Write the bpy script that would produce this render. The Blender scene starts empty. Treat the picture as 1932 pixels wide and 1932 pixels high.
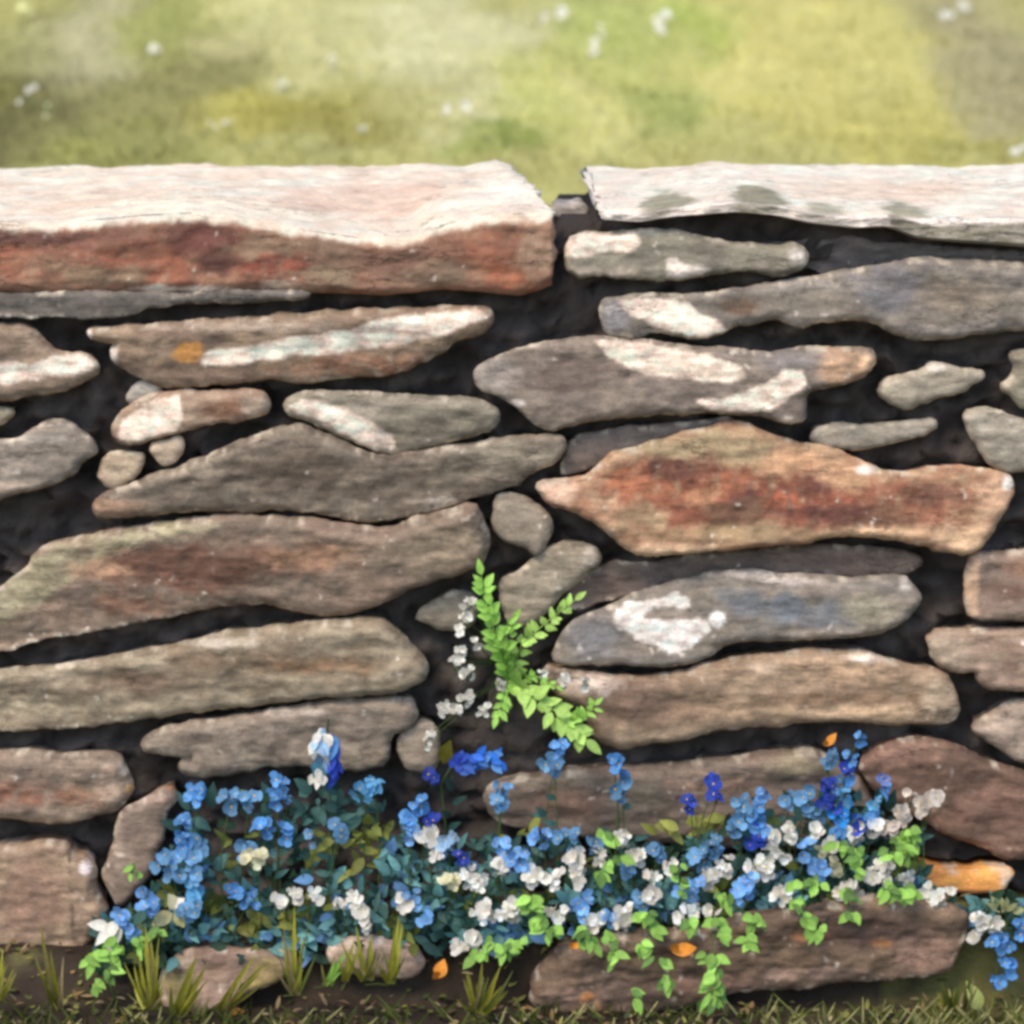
import bpy, math, random
import numpy as np
from mathutils import Vector
from mathutils.geometry import delaunay_2d_cdt

random.seed(7)
RS = np.random.RandomState(11)
scene = bpy.context.scene
COL = scene.collection

# ------------------------------------------------------------------ camera frame
CAM = np.array([0.0, -4.0, 1.45]); PITCH = math.radians(11.35); TH = 0.1555
SP, CP = math.sin(PITCH), math.cos(PITCH)
def P(u, v, y=0.0):
    """point of the wall plane at depth y seen at tracing coordinates u, v (0..1932)"""
    a = (u-966)/966*TH; b = (966-v)/966*TH
    d = np.array([a, CP+b*SP, -SP+b*CP]); s = (y-CAM[1])/d[1]
    return CAM+d*s
def UV(x, y, z):
    q0 = x-CAM[0]; q1 = y-CAM[1]; q2 = z-CAM[2]
    f = q1*CP-q2*SP; up = q1*SP+q2*CP
    return 966+966*q0/f/TH, 966-966*up/f/TH
PX = 1.29/1932

def lin(c):
    c = np.asarray(c, float)/255.0
    return np.where(c <= 0.04045, c/12.92, ((c+0.055)/1.055)**2.4)

# ------------------------------------------------------------------ numpy noise
_perm = np.concatenate([RS.permutation(256)]*3)
_g = RS.normal(size=(256, 3)); _g /= np.linalg.norm(_g, axis=1)[:, None]
def noise(p):
    p = np.asarray(p, float); i = np.floor(p).astype(int); f = p-i
    w = f*f*f*(f*(f*6-15)+10); i &= 255; out = np.zeros(len(p))
    for dx in (0, 1):
        for dy in (0, 1):
            for dz in (0, 1):
                h = _perm[_perm[_perm[i[:, 0]+dx]+i[:, 1]+dy]+i[:, 2]+dz]
                g = _g[h]
                dd = g[:, 0]*(f[:, 0]-dx)+g[:, 1]*(f[:, 1]-dy)+g[:, 2]*(f[:, 2]-dz)
                ww = (w[:, 0] if dx else 1-w[:, 0])*(w[:, 1] if dy else 1-w[:, 1])*(w[:, 2] if dz else 1-w[:, 2])
                out += ww*dd
    return out*1.5
def fbm(p, o=4, g=0.55):
    p = np.asarray(p, float); s = np.zeros(len(p)); a = 1.0
    for k in range(o):
        s += a*noise(p*2.03**k+17.3*k); a *= g
    return s
def sstep(a, b, x):
    t = np.clip((x-a)/(b-a), 0, 1); return t*t*(3-2*t)

# ------------------------------------------------------------------ mesh helpers
def mesh_obj(name, verts, faces, cols, mat, parent=None, smooth=True):
    me = bpy.data.meshes.new(name)
    me.from_pydata([tuple(map(float, v)) for v in verts], [], [tuple(map(int, f)) for f in faces])
    a = me.attributes.new('Col', 'FLOAT_COLOR', 'POINT')
    c = np.ones((len(verts), 4)); c[:, :3] = np.asarray(cols)
    a.data.foreach_set('color', c.ravel())
    me.polygons.foreach_set('use_smooth', [smooth]*len(me.polygons))
    me.materials.append(mat); me.update()
    o = bpy.data.objects.new(name, me); COL.objects.link(o)
    if parent: o.parent = parent
    return o
def tag(o, label, cat, group=None):
    o['label'] = label; o['category'] = cat
    if group: o['group'] = group
    return o
def thing(name, label, cat, loc, group=None):
    o = bpy.data.objects.new(name, None); COL.objects.link(o); o.location = tuple(loc)
    o.empty_display_size = 0.02
    return tag(o, label, cat, group)

# ------------------------------------------------------------------ materials
def mat_base(name):
    m = bpy.data.materials.new(name); m.use_nodes = True
    nt = m.node_tree; nt.nodes.clear()
    out = nt.nodes.new('ShaderNodeOutputMaterial'); at = nt.nodes.new('ShaderNodeAttribute'); at.attribute_name = 'Col'
    tc = nt.nodes.new('ShaderNodeTexCoord')
    return m, nt, out, at, tc
def nz(nt, vec, scale, detail, rough=0.6, sx=1, sy=1, sz=1):
    mp = nt.nodes.new('ShaderNodeMapping'); mp.inputs['Scale'].default_value = (sx, sy, sz)
    nt.links.new(vec, mp.inputs['Vector'])
    n = nt.nodes.new('ShaderNodeTexNoise'); n.inputs['Scale'].default_value = scale
    n.inputs['Detail'].default_value = detail; n.inputs['Roughness'].default_value = rough
    nt.links.new(mp.outputs[0], n.inputs['Vector']); return n.outputs['Fac']
def ramp(nt, fac, lo, hi, a, b):
    r = nt.nodes.new('ShaderNodeMapRange'); r.inputs[1].default_value = lo; r.inputs[2].default_value = hi
    r.inputs[3].default_value = a; r.inputs[4].default_value = b; nt.links.new(fac, r.inputs[0]); return r.outputs[0]
def math_(nt, op, a, b):
    n = nt.nodes.new('ShaderNodeMath'); n.operation = op
    for k, x in enumerate((a, b)):
        if isinstance(x, (int, float)): n.inputs[k].default_value = x
        else: nt.links.new(x, n.inputs[k])
    return n.outputs[0]
def scale_col(nt, col, fac):
    n = nt.nodes.new('ShaderNodeVectorMath'); n.operation = 'SCALE'
    nt.links.new(col, n.inputs[0]); nt.links.new(fac, n.inputs['Scale']); return n.outputs[0]
def stone_material(name='weathered_stone', sx=1., sz=1., amt=1.):
    m, nt, out, at, tc = mat_base(name); ob = tc.outputs['Object']
    b = nt.nodes.new('ShaderNodeBsdfPrincipled'); b.inputs['Roughness'].default_value = 0.88
    b.inputs['Specular IOR Level'].default_value = 0.25
    f1 = ramp(nt, nz(nt, ob, 60 if amt == 1 else 26, 6, .65, .45*sx, 1, 1.6*sz), .3, .7, 1-.38*amt, 1+.38*amt)
    f2 = ramp(nt, nz(nt, ob, 420, 3, .6), .35, .65, .86, 1.14)
    cr = nz(nt, ob, 16, 5, .6, .3, 1, 1.5); cr = math_(nt, 'ABSOLUTE', math_(nt, 'SUBTRACT', cr, .5), 0)
    gate = ramp(nt, nz(nt, ob, 9, 2), .45, .6, 0, 1)
    ck = math_(nt, 'SUBTRACT', 1, math_(nt, 'MULTIPLY', gate, ramp(nt, cr, 0, .012, .6, 0)))
    nt.links.new(scale_col(nt, at.outputs['Color'], math_(nt, 'MULTIPLY', math_(nt, 'MULTIPLY', f1, f2), ck)), b.inputs['Base Color'])
    h = math_(nt, 'ADD', math_(nt, 'MULTIPLY', nz(nt, ob, 45, 8, .68, .35*sx, 1, 2.2*sz), 1.0), math_(nt, 'MULTIPLY', nz(nt, ob, 260, 5, .7), .35))
    oi = nt.nodes.new('ShaderNodeObjectInfo'); bp = nt.nodes.new('ShaderNodeBump'); bp.inputs['Distance'].default_value = .0034
    nt.links.new(ramp(nt, oi.outputs['Random'], 0, 1, .15*amt, .6*amt), bp.inputs['Strength'])
    nt.links.new(h, bp.inputs['Height']); nt.links.new(bp.outputs[0], b.inputs['Normal'])
    nt.links.new(b.outputs[0], out.inputs[0]); return m
def soil_material():
    m, nt, out, at, tc = mat_base('soil_and_turf'); ob = tc.outputs['Object']
    b = nt.nodes.new('ShaderNodeBsdfPrincipled'); b.inputs['Roughness'].default_value = 0.95
    b.inputs['Specular IOR Level'].default_value = 0.1
    f1 = ramp(nt, nz(nt, ob, 25, 8, .7), .3, .7, .75, 1.25)
    nt.links.new(scale_col(nt, at.outputs['Color'], f1), b.inputs['Base Color'])
    bp = nt.nodes.new('ShaderNodeBump'); bp.inputs['Strength'].default_value = .8; bp.inputs['Distance'].default_value = .012
    nt.links.new(nz(nt, ob, 90, 8, .7), bp.inputs['Height']); nt.links.new(bp.outputs[0], b.inputs['Normal'])
    nt.links.new(b.outputs[0], out.inputs[0]); return m
def plant_material(name, trans):
    m, nt, out, at, tc = mat_base(name); ob = tc.outputs['Object']
    c = scale_col(nt, at.outputs['Color'], ramp(nt, nz(nt, ob, 180, 4, .6), .3, .7, .82, 1.18))
    b = nt.nodes.new('ShaderNodeBsdfPrincipled'); b.inputs['Roughness'].default_value = .6
    b.inputs['Specular IOR Level'].default_value = 0.3; nt.links.new(c, b.inputs['Base Color'])
    t = nt.nodes.new('ShaderNodeBsdfTranslucent'); nt.links.new(c, t.inputs[0])
    mx = nt.nodes.new('ShaderNodeMixShader'); mx.inputs[0].default_value = trans
    nt.links.new(b.outputs[0], mx.inputs[1]); nt.links.new(t.outputs[0], mx.inputs[2])
    nt.links.new(mx.outputs[0], out.inputs[0]); return m
M_STONE, M_SOIL = stone_material(), soil_material()
M_CAP = stone_material('weathered_capstone', 2.4, .5, .55)
M_LEAF, M_PETAL = plant_material('leaf', .3), plant_material('petal', .3)

K_STONE = 1.05     # photographed brightness to surface colour
# ------------------------------------------------------------------ stones
def chaikin(p, n=2):
    for _ in range(n):
        q = np.roll(p, -1, 0); a = p*.78+q*.22; b = p*.22+q*.78
        p = np.stack([a, b], 1).reshape(-1, 2)
    return p
def resample(p, ds):
    q = np.vstack([p, p[:1]]); L = np.r_[0, np.cumsum(np.linalg.norm(np.diff(q, axis=0), axis=1))]
    n = max(12, int(L[-1]/ds)); t = np.linspace(0, L[-1], n, endpoint=False)
    return np.stack([np.interp(t, L, q[:, 0]), np.interp(t, L, q[:, 1])], 1)
def inside(pts, poly):
    x, y = pts[:, 0], pts[:, 1]; r = np.zeros(len(pts), bool); n = len(poly)
    for i in range(n):
        x1, y1 = poly[i]; x2, y2 = poly[(i+1) % n]
        if y1 == y2: continue
        c = ((y1 > y) != (y2 > y)) & (x < (x2-x1)*(y-y1)/(y2-y1)+x1); r ^= c
    return r
def dist_poly(pts, poly):
    d = np.full(len(pts), 1e9); n = len(poly)
    for i in range(n):
        a = poly[i]; b = poly[(i+1) % n]; ab = b-a; L = ab@ab
        if L < 1e-14: continue
        t = np.clip(((pts-a)@ab)/L, 0, 1); q = a+t[:, None]*ab
        d = np.minimum(d, np.hypot(pts[:, 0]-q[:, 0], pts[:, 1]-q[:, 1]))
    return d
def patch_mask(uv, shape, soft, amp, seed):
    w = np.c_[uv*0.022, np.full(len(uv), seed*3.7)]
    n = fbm(w, 4)*amp
    if shape[0] == 'e':
        _, u0, v0, ru, rv = shape
        sd = (1-np.sqrt(((uv[:, 0]-u0)/ru)**2+((uv[:, 1]-v0)/rv)**2))*min(ru, rv)
    else:
        pl = np.array(shape, float); d = dist_poly(uv, pl); sd = np.where(inside(uv, pl), d, -d)
    return sstep(-soft, soft, sd+n)
def paint(uv, c0, c1, patches, seed, streak=1.0):
    c0, c1 = lin(c0), lin(c1)
    a = fbm(np.c_[uv[:, 0]*.010, uv[:, 1]*.022, np.full(len(uv), seed*5.1)], 5, .6)
    b = fbm(np.c_[uv[:, 0]*.03, uv[:, 1]*.07, np.full(len(uv), seed*2.3+9)], 4, .6)
    t = sstep(-.45, .45, a+.35*b)[:, None]
    c = c0*(1-t)+c1*t
    c = c*(1+.24*streak*b[:, None])
    b2 = fbm(np.c_[uv[:, 0]*.05, uv[:, 1]*.04, np.full(len(uv), seed*3.3+40)], 4, .65)
    for k, (shape, col, soft, amp, op) in enumerate(patches):
        red = col[0]-col[2] > 60 and col[1] < 112 and col[0] < 200
        if red: col = tuple(.58*a_+.42*b_ for a_, b_ in zip(col, (128, 92, 66)))
        m = patch_mask(uv, shape, soft, amp, seed+k*1.7)*op
        m = (m*np.clip(1+.35*b+(1.25*b2 if red else .1*b2), .08 if red else .6, 1.15)).clip(0, 1)[:, None]
        c = c*(1-m)+lin(col)*(1+.22*b[:, None])*m
    fl = sstep(.50, .66, noise(np.c_[uv*.075, np.full(len(uv), seed*1.9)]))*sstep(.0, .35, noise(np.c_[uv*.012, np.full(len(uv), seed*.7)]))*.65*streak
    c = c*(1-fl[:, None])+lin((222, 208, 190))*fl[:, None]
    g = c.mean(1, keepdims=True); c = (g+(c-g)*.86)*np.array([1.04, .985, .965])
    return np.clip(c*K_STONE, .004, .82)

STONES_G = 'stones of the dry stone wall'
_sn = [0]
def stone(label, uvpoly, c0, c1, patches=(), y0=0.0, bulge=None, depth=.13, tilt=None, name='stone', ds=.0034, rough=1.0, flat=.55):
    _sn[0] += 1; sid = _sn[0]
    pl = chaikin(np.array(uvpoly, float), 1)
    W = np.array([P(u, v, y0) for u, v in pl])[:, [0, 2]]
    B = resample(W, ds)
    nrm = np.roll(B, -1, 0)-np.roll(B, 1, 0); nrm = np.c_[nrm[:, 1], -nrm[:, 0]]
    nrm /= np.linalg.norm(nrm, axis=1)[:, None]+1e-9
    area = np.sum(B[:, 0]*np.roll(B[:, 1], -1)-np.roll(B[:, 0], -1)*B[:, 1])
    if area < 0: B = B[::-1].copy(); nrm = nrm[::-1].copy()
    else: nrm = nrm
    # make nrm point outwards
    test = inside(B+nrm*.0015, B).mean()
    if test > .5: nrm = -nrm
    B = B+nrm*.0036+nrm*(fbm(np.c_[B*30, np.full(len(B), sid*1.3)], 5, .6)*.0030*rough)[:, None]
    lo, hi = B.min(0), B.max(0)
    gx, gz = np.meshgrid(np.arange(lo[0], hi[0], ds), np.arange(lo[1], hi[1], ds*.9))
    G = np.c_[gx.ravel(), gz.ravel()]+RS.uniform(-.28, .28, (gx.size, 2))*ds
    G = G[inside(G, B)]; d = dist_poly(G, B); G = G[d > ds*.55]
    nB = len(B)
    allp = np.vstack([B, G])
    vs, es, fs, ov, oe, of = delaunay_2d_cdt([Vector((float(a), float(b))) for a, b in allp], [(i, (i+1) % nB) for i in range(nB)], [], 1, 1e-7)
    V2 = np.array([(v.x, v.y) for v in vs]); idx = {}
    for new, olds in enumerate(ov):
        for o in olds:
            if o < nB: idx.setdefault(o, new)
    loop = [idx[i] for i in range(nB)]
    d = dist_poly(V2, B); dm = d.max()
    R = max(min(dm*flat*.8+.003, .016), .005); bl = .62*(bulge if bulge is not None else min(.5*dm+.004, .026))
    t = np.clip(d/R, 0, 1); prof = (1-(1-t)**2.3)**.6
    cx, cz = V2.mean(0)
    if tilt is None: tilt = (random.uniform(-.05, .05), random.uniform(-.22, .22))
    q = np.c_[V2[:, 0]*6+V2[:, 1]*4*math.sin(sid), V2[:, 1]*24, np.full(len(V2), sid*4.4)]
    lay = fbm(q, 4, .55)                                  # bedding layers
    q2 = np.c_[V2[:, 0]*26, V2[:, 1]*26, np.full(len(V2), sid*2.1)]
    lump = fbm(q2, 4, .5)
    ter = np.floor(lay*3.2+.3*lump)/3.2                       # split ledges
    y = y0-bl*prof*(1+.15*lump)-prof*rough*(.0016*lump+.0034*(.4*lay+.6*ter)*min(1, dm/.03))+prof*((V2[:, 0]-cx)*tilt[0]+(V2[:, 1]-cz)*tilt[1])
    verts = [np.c_[V2[:, 0], y, V2[:, 1]]]
    Bf = V2[loop]; prev = loop; faces = [tuple(f) for f in fs]
    # orient front faces towards -y
    a = faces[0]; e1 = V2[a[1]]-V2[a[0]]; e2 = V2[a[2]]-V2[a[0]]
    if e1[0]*e2[1]-e1[1]*e2[0] < 0: faces = [f[::-1] for f in faces]
    base = len(V2); UVp = [V2]
    for yy, off in ((.008, .0012), (.03, .006), (.07, .011), (depth, .016)):
        off = min(off, .42*dm)
        ring = Bf-nrm*off
        verts.append(np.c_[ring[:, 0], np.full(nB, y0+yy)+.004*noise(np.c_[ring*40, np.full(nB, yy*50)]), ring[:, 1]]); UVp.append(ring)
        cur = list(range(base, base+nB)); base += nB
        for i in range(nB):
            j = (i+1) % nB; faces.append((prev[j], prev[i], cur[i], cur[j]))
        prev = cur
    c = Bf.mean(0); verts.append(np.array([[c[0], y0+depth+.004, c[1]]])); UVp.append(c[None])
    for i in range(nB): faces.append((prev[(i+1) % nB], prev[i], base))
    Vv = np.vstack(verts); Uq = np.vstack(UVp)
    u, v = UV(Uq[:, 0], y0, Uq[:, 1])
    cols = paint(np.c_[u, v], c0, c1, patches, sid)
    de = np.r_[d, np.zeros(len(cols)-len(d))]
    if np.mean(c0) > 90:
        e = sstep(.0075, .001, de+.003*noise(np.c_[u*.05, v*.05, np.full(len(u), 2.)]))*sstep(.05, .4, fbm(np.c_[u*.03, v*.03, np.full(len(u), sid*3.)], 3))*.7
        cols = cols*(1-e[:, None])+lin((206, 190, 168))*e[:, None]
    org = np.array([cx, y0, lo[1]])
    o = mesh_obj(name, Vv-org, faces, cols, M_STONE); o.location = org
    return tag(o, label, 'capstone' if name == 'capstone' else 'stone', STONES_G)

PALE = (236, 218, 200); CREAM = (244, 216, 192); WHITE = (234, 219, 203)
RUST = (150, 84, 58); DRUST = (104, 66, 54); GREY = (128, 122, 108); OLV = (150, 142, 114)
BRN = (128, 112, 94); DBRN = (98, 84, 70); ORG = (214, 148, 62); TAN = (178, 150, 118)

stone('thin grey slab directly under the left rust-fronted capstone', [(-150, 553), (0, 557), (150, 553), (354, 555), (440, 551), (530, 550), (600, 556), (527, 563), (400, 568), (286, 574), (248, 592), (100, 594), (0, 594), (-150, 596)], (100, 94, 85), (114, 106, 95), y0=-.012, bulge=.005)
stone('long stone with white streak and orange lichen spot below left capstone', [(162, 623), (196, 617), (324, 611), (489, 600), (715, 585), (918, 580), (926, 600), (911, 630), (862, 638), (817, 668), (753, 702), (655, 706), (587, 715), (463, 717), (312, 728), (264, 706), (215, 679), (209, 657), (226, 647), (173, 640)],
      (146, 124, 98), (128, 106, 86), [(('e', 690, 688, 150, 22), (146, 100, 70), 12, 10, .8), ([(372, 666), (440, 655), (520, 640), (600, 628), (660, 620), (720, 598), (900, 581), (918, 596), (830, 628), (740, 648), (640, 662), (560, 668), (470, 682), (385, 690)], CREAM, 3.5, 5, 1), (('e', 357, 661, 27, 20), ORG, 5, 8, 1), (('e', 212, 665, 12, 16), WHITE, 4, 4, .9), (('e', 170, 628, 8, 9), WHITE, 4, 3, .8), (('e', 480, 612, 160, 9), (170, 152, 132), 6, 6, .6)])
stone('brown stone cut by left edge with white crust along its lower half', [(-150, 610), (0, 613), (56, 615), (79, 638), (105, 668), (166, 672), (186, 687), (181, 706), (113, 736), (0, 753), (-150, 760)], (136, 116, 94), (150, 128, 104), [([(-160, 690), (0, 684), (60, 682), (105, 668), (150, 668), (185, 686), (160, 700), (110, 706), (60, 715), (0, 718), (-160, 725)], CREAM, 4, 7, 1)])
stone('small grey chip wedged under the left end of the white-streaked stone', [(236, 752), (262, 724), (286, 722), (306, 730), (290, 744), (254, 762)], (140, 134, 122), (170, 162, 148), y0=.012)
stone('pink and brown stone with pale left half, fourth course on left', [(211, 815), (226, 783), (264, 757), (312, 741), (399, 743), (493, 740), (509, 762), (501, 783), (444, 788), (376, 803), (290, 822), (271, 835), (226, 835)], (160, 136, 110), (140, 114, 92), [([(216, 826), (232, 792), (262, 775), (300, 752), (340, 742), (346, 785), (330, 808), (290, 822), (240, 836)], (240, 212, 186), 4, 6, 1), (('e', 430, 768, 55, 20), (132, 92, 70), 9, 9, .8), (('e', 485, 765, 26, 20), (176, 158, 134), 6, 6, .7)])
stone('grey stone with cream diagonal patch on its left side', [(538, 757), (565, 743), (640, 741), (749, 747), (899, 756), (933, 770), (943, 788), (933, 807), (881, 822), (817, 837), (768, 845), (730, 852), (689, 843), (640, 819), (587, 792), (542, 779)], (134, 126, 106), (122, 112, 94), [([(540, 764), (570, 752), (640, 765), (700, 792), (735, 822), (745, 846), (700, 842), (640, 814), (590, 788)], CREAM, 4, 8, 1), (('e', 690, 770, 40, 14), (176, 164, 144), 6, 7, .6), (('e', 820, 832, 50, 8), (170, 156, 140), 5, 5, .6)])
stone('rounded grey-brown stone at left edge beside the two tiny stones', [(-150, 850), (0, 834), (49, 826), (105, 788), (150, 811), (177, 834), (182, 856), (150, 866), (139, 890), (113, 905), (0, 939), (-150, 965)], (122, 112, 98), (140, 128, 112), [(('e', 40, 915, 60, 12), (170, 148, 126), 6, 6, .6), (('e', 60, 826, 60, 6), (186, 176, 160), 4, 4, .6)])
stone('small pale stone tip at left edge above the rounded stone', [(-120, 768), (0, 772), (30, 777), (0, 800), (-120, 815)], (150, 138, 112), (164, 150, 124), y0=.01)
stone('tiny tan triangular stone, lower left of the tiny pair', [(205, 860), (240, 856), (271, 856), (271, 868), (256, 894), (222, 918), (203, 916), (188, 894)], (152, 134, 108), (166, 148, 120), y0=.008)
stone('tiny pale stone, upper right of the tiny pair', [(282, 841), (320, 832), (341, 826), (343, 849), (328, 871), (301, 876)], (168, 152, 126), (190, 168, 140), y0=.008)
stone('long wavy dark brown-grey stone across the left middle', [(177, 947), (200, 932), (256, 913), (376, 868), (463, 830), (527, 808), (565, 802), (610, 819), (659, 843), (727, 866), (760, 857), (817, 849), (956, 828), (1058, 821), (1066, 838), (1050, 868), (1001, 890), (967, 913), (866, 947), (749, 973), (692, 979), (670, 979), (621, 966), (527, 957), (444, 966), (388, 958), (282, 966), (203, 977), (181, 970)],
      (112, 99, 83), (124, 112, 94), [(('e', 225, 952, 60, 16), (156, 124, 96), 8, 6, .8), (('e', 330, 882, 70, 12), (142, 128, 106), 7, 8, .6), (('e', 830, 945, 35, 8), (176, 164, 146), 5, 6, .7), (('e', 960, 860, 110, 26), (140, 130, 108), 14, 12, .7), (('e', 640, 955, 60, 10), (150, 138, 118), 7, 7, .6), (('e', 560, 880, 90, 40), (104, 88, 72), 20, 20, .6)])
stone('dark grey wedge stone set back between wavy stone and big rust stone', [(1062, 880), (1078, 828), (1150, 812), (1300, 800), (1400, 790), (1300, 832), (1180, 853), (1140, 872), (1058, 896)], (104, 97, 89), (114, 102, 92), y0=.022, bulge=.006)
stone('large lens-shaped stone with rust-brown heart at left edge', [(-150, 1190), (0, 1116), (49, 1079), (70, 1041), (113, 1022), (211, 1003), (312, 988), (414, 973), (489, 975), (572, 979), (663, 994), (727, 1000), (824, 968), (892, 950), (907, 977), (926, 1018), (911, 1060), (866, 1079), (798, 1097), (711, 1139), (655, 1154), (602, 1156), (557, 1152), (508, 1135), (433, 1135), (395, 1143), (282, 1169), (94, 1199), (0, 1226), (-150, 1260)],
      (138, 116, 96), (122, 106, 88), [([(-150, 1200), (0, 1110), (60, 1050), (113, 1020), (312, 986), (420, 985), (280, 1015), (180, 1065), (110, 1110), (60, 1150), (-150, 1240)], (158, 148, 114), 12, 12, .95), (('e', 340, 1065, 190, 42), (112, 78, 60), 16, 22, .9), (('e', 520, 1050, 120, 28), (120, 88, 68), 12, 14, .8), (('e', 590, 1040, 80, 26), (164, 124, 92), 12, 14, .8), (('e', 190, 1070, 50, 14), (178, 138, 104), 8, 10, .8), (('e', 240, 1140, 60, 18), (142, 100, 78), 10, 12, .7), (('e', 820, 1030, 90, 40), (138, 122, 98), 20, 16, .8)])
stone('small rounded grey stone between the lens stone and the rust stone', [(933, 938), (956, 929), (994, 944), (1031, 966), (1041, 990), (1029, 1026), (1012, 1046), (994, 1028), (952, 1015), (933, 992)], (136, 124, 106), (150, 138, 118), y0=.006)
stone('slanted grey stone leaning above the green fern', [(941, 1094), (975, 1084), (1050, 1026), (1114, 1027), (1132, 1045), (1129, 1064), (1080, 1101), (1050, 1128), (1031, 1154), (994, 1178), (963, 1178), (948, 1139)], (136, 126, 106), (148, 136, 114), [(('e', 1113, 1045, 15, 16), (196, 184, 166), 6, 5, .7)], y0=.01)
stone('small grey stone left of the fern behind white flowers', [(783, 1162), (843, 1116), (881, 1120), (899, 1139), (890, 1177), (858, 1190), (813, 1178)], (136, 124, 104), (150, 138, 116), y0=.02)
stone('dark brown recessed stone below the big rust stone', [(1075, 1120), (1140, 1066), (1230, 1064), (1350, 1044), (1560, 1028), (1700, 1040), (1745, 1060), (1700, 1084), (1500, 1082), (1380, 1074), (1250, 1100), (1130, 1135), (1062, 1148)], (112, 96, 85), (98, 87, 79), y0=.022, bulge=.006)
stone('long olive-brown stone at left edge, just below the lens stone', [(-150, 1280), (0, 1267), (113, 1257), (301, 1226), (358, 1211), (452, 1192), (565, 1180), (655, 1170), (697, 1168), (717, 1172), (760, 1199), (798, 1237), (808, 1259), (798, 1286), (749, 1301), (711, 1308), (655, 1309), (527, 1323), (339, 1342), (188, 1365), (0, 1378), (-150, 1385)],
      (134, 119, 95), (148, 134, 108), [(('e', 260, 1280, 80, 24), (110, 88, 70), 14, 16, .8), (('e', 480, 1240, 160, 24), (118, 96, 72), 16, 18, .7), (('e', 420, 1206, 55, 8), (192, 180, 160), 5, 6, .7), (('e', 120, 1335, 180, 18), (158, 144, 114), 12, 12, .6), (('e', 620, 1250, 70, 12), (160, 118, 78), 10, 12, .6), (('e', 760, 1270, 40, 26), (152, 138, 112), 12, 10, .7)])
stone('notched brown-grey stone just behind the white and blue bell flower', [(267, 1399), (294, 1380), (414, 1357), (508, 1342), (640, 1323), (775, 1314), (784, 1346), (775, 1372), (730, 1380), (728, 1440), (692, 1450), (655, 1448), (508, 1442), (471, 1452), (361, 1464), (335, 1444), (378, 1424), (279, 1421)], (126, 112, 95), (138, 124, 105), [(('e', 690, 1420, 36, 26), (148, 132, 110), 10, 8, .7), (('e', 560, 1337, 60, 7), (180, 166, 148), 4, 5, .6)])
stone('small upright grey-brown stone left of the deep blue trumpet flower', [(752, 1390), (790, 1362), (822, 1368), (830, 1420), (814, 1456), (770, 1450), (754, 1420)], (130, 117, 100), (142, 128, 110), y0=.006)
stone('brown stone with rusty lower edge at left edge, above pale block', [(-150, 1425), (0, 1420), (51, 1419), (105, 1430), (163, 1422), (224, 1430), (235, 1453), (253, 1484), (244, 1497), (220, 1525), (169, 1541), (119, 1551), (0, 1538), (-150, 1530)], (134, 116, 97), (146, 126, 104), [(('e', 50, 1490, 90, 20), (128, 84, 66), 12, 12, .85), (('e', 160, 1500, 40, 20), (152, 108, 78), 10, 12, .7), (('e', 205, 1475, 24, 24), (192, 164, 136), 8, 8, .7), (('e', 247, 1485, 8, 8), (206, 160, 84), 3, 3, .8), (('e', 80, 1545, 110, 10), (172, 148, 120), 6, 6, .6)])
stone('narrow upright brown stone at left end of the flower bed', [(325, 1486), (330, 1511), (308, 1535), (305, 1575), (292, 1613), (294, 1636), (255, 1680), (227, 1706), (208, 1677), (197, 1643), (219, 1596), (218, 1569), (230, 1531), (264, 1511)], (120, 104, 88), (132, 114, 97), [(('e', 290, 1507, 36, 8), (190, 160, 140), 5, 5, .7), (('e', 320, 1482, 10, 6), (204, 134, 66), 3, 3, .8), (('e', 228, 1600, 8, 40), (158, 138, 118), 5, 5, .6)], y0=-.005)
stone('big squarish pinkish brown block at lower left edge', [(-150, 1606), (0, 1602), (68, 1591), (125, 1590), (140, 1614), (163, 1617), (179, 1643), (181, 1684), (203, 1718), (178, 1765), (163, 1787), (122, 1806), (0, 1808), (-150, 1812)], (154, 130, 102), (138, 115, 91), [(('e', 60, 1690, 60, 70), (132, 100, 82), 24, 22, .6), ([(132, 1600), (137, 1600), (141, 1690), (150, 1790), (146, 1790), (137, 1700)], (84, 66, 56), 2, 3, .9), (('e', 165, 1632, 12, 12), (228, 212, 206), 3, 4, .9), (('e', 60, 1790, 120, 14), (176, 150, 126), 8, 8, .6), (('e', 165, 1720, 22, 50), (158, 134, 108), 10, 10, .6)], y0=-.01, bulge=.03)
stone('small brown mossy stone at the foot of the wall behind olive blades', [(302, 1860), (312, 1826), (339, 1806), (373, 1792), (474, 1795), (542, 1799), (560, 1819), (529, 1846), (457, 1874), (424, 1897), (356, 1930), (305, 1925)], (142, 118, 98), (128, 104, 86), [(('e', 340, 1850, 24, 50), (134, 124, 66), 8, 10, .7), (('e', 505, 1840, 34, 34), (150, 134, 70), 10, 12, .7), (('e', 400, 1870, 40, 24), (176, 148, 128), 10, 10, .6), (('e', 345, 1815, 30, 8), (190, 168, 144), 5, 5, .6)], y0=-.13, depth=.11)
stone('low pinkish stone at the foot of the wall behind grass blades', [(618, 1792), (640, 1775), (686, 1768), (761, 1780), (802, 1810), (790, 1835), (740, 1842), (669, 1832), (630, 1818)], (150, 126, 110), (166, 142, 124), y0=-.13, depth=.11)
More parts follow.
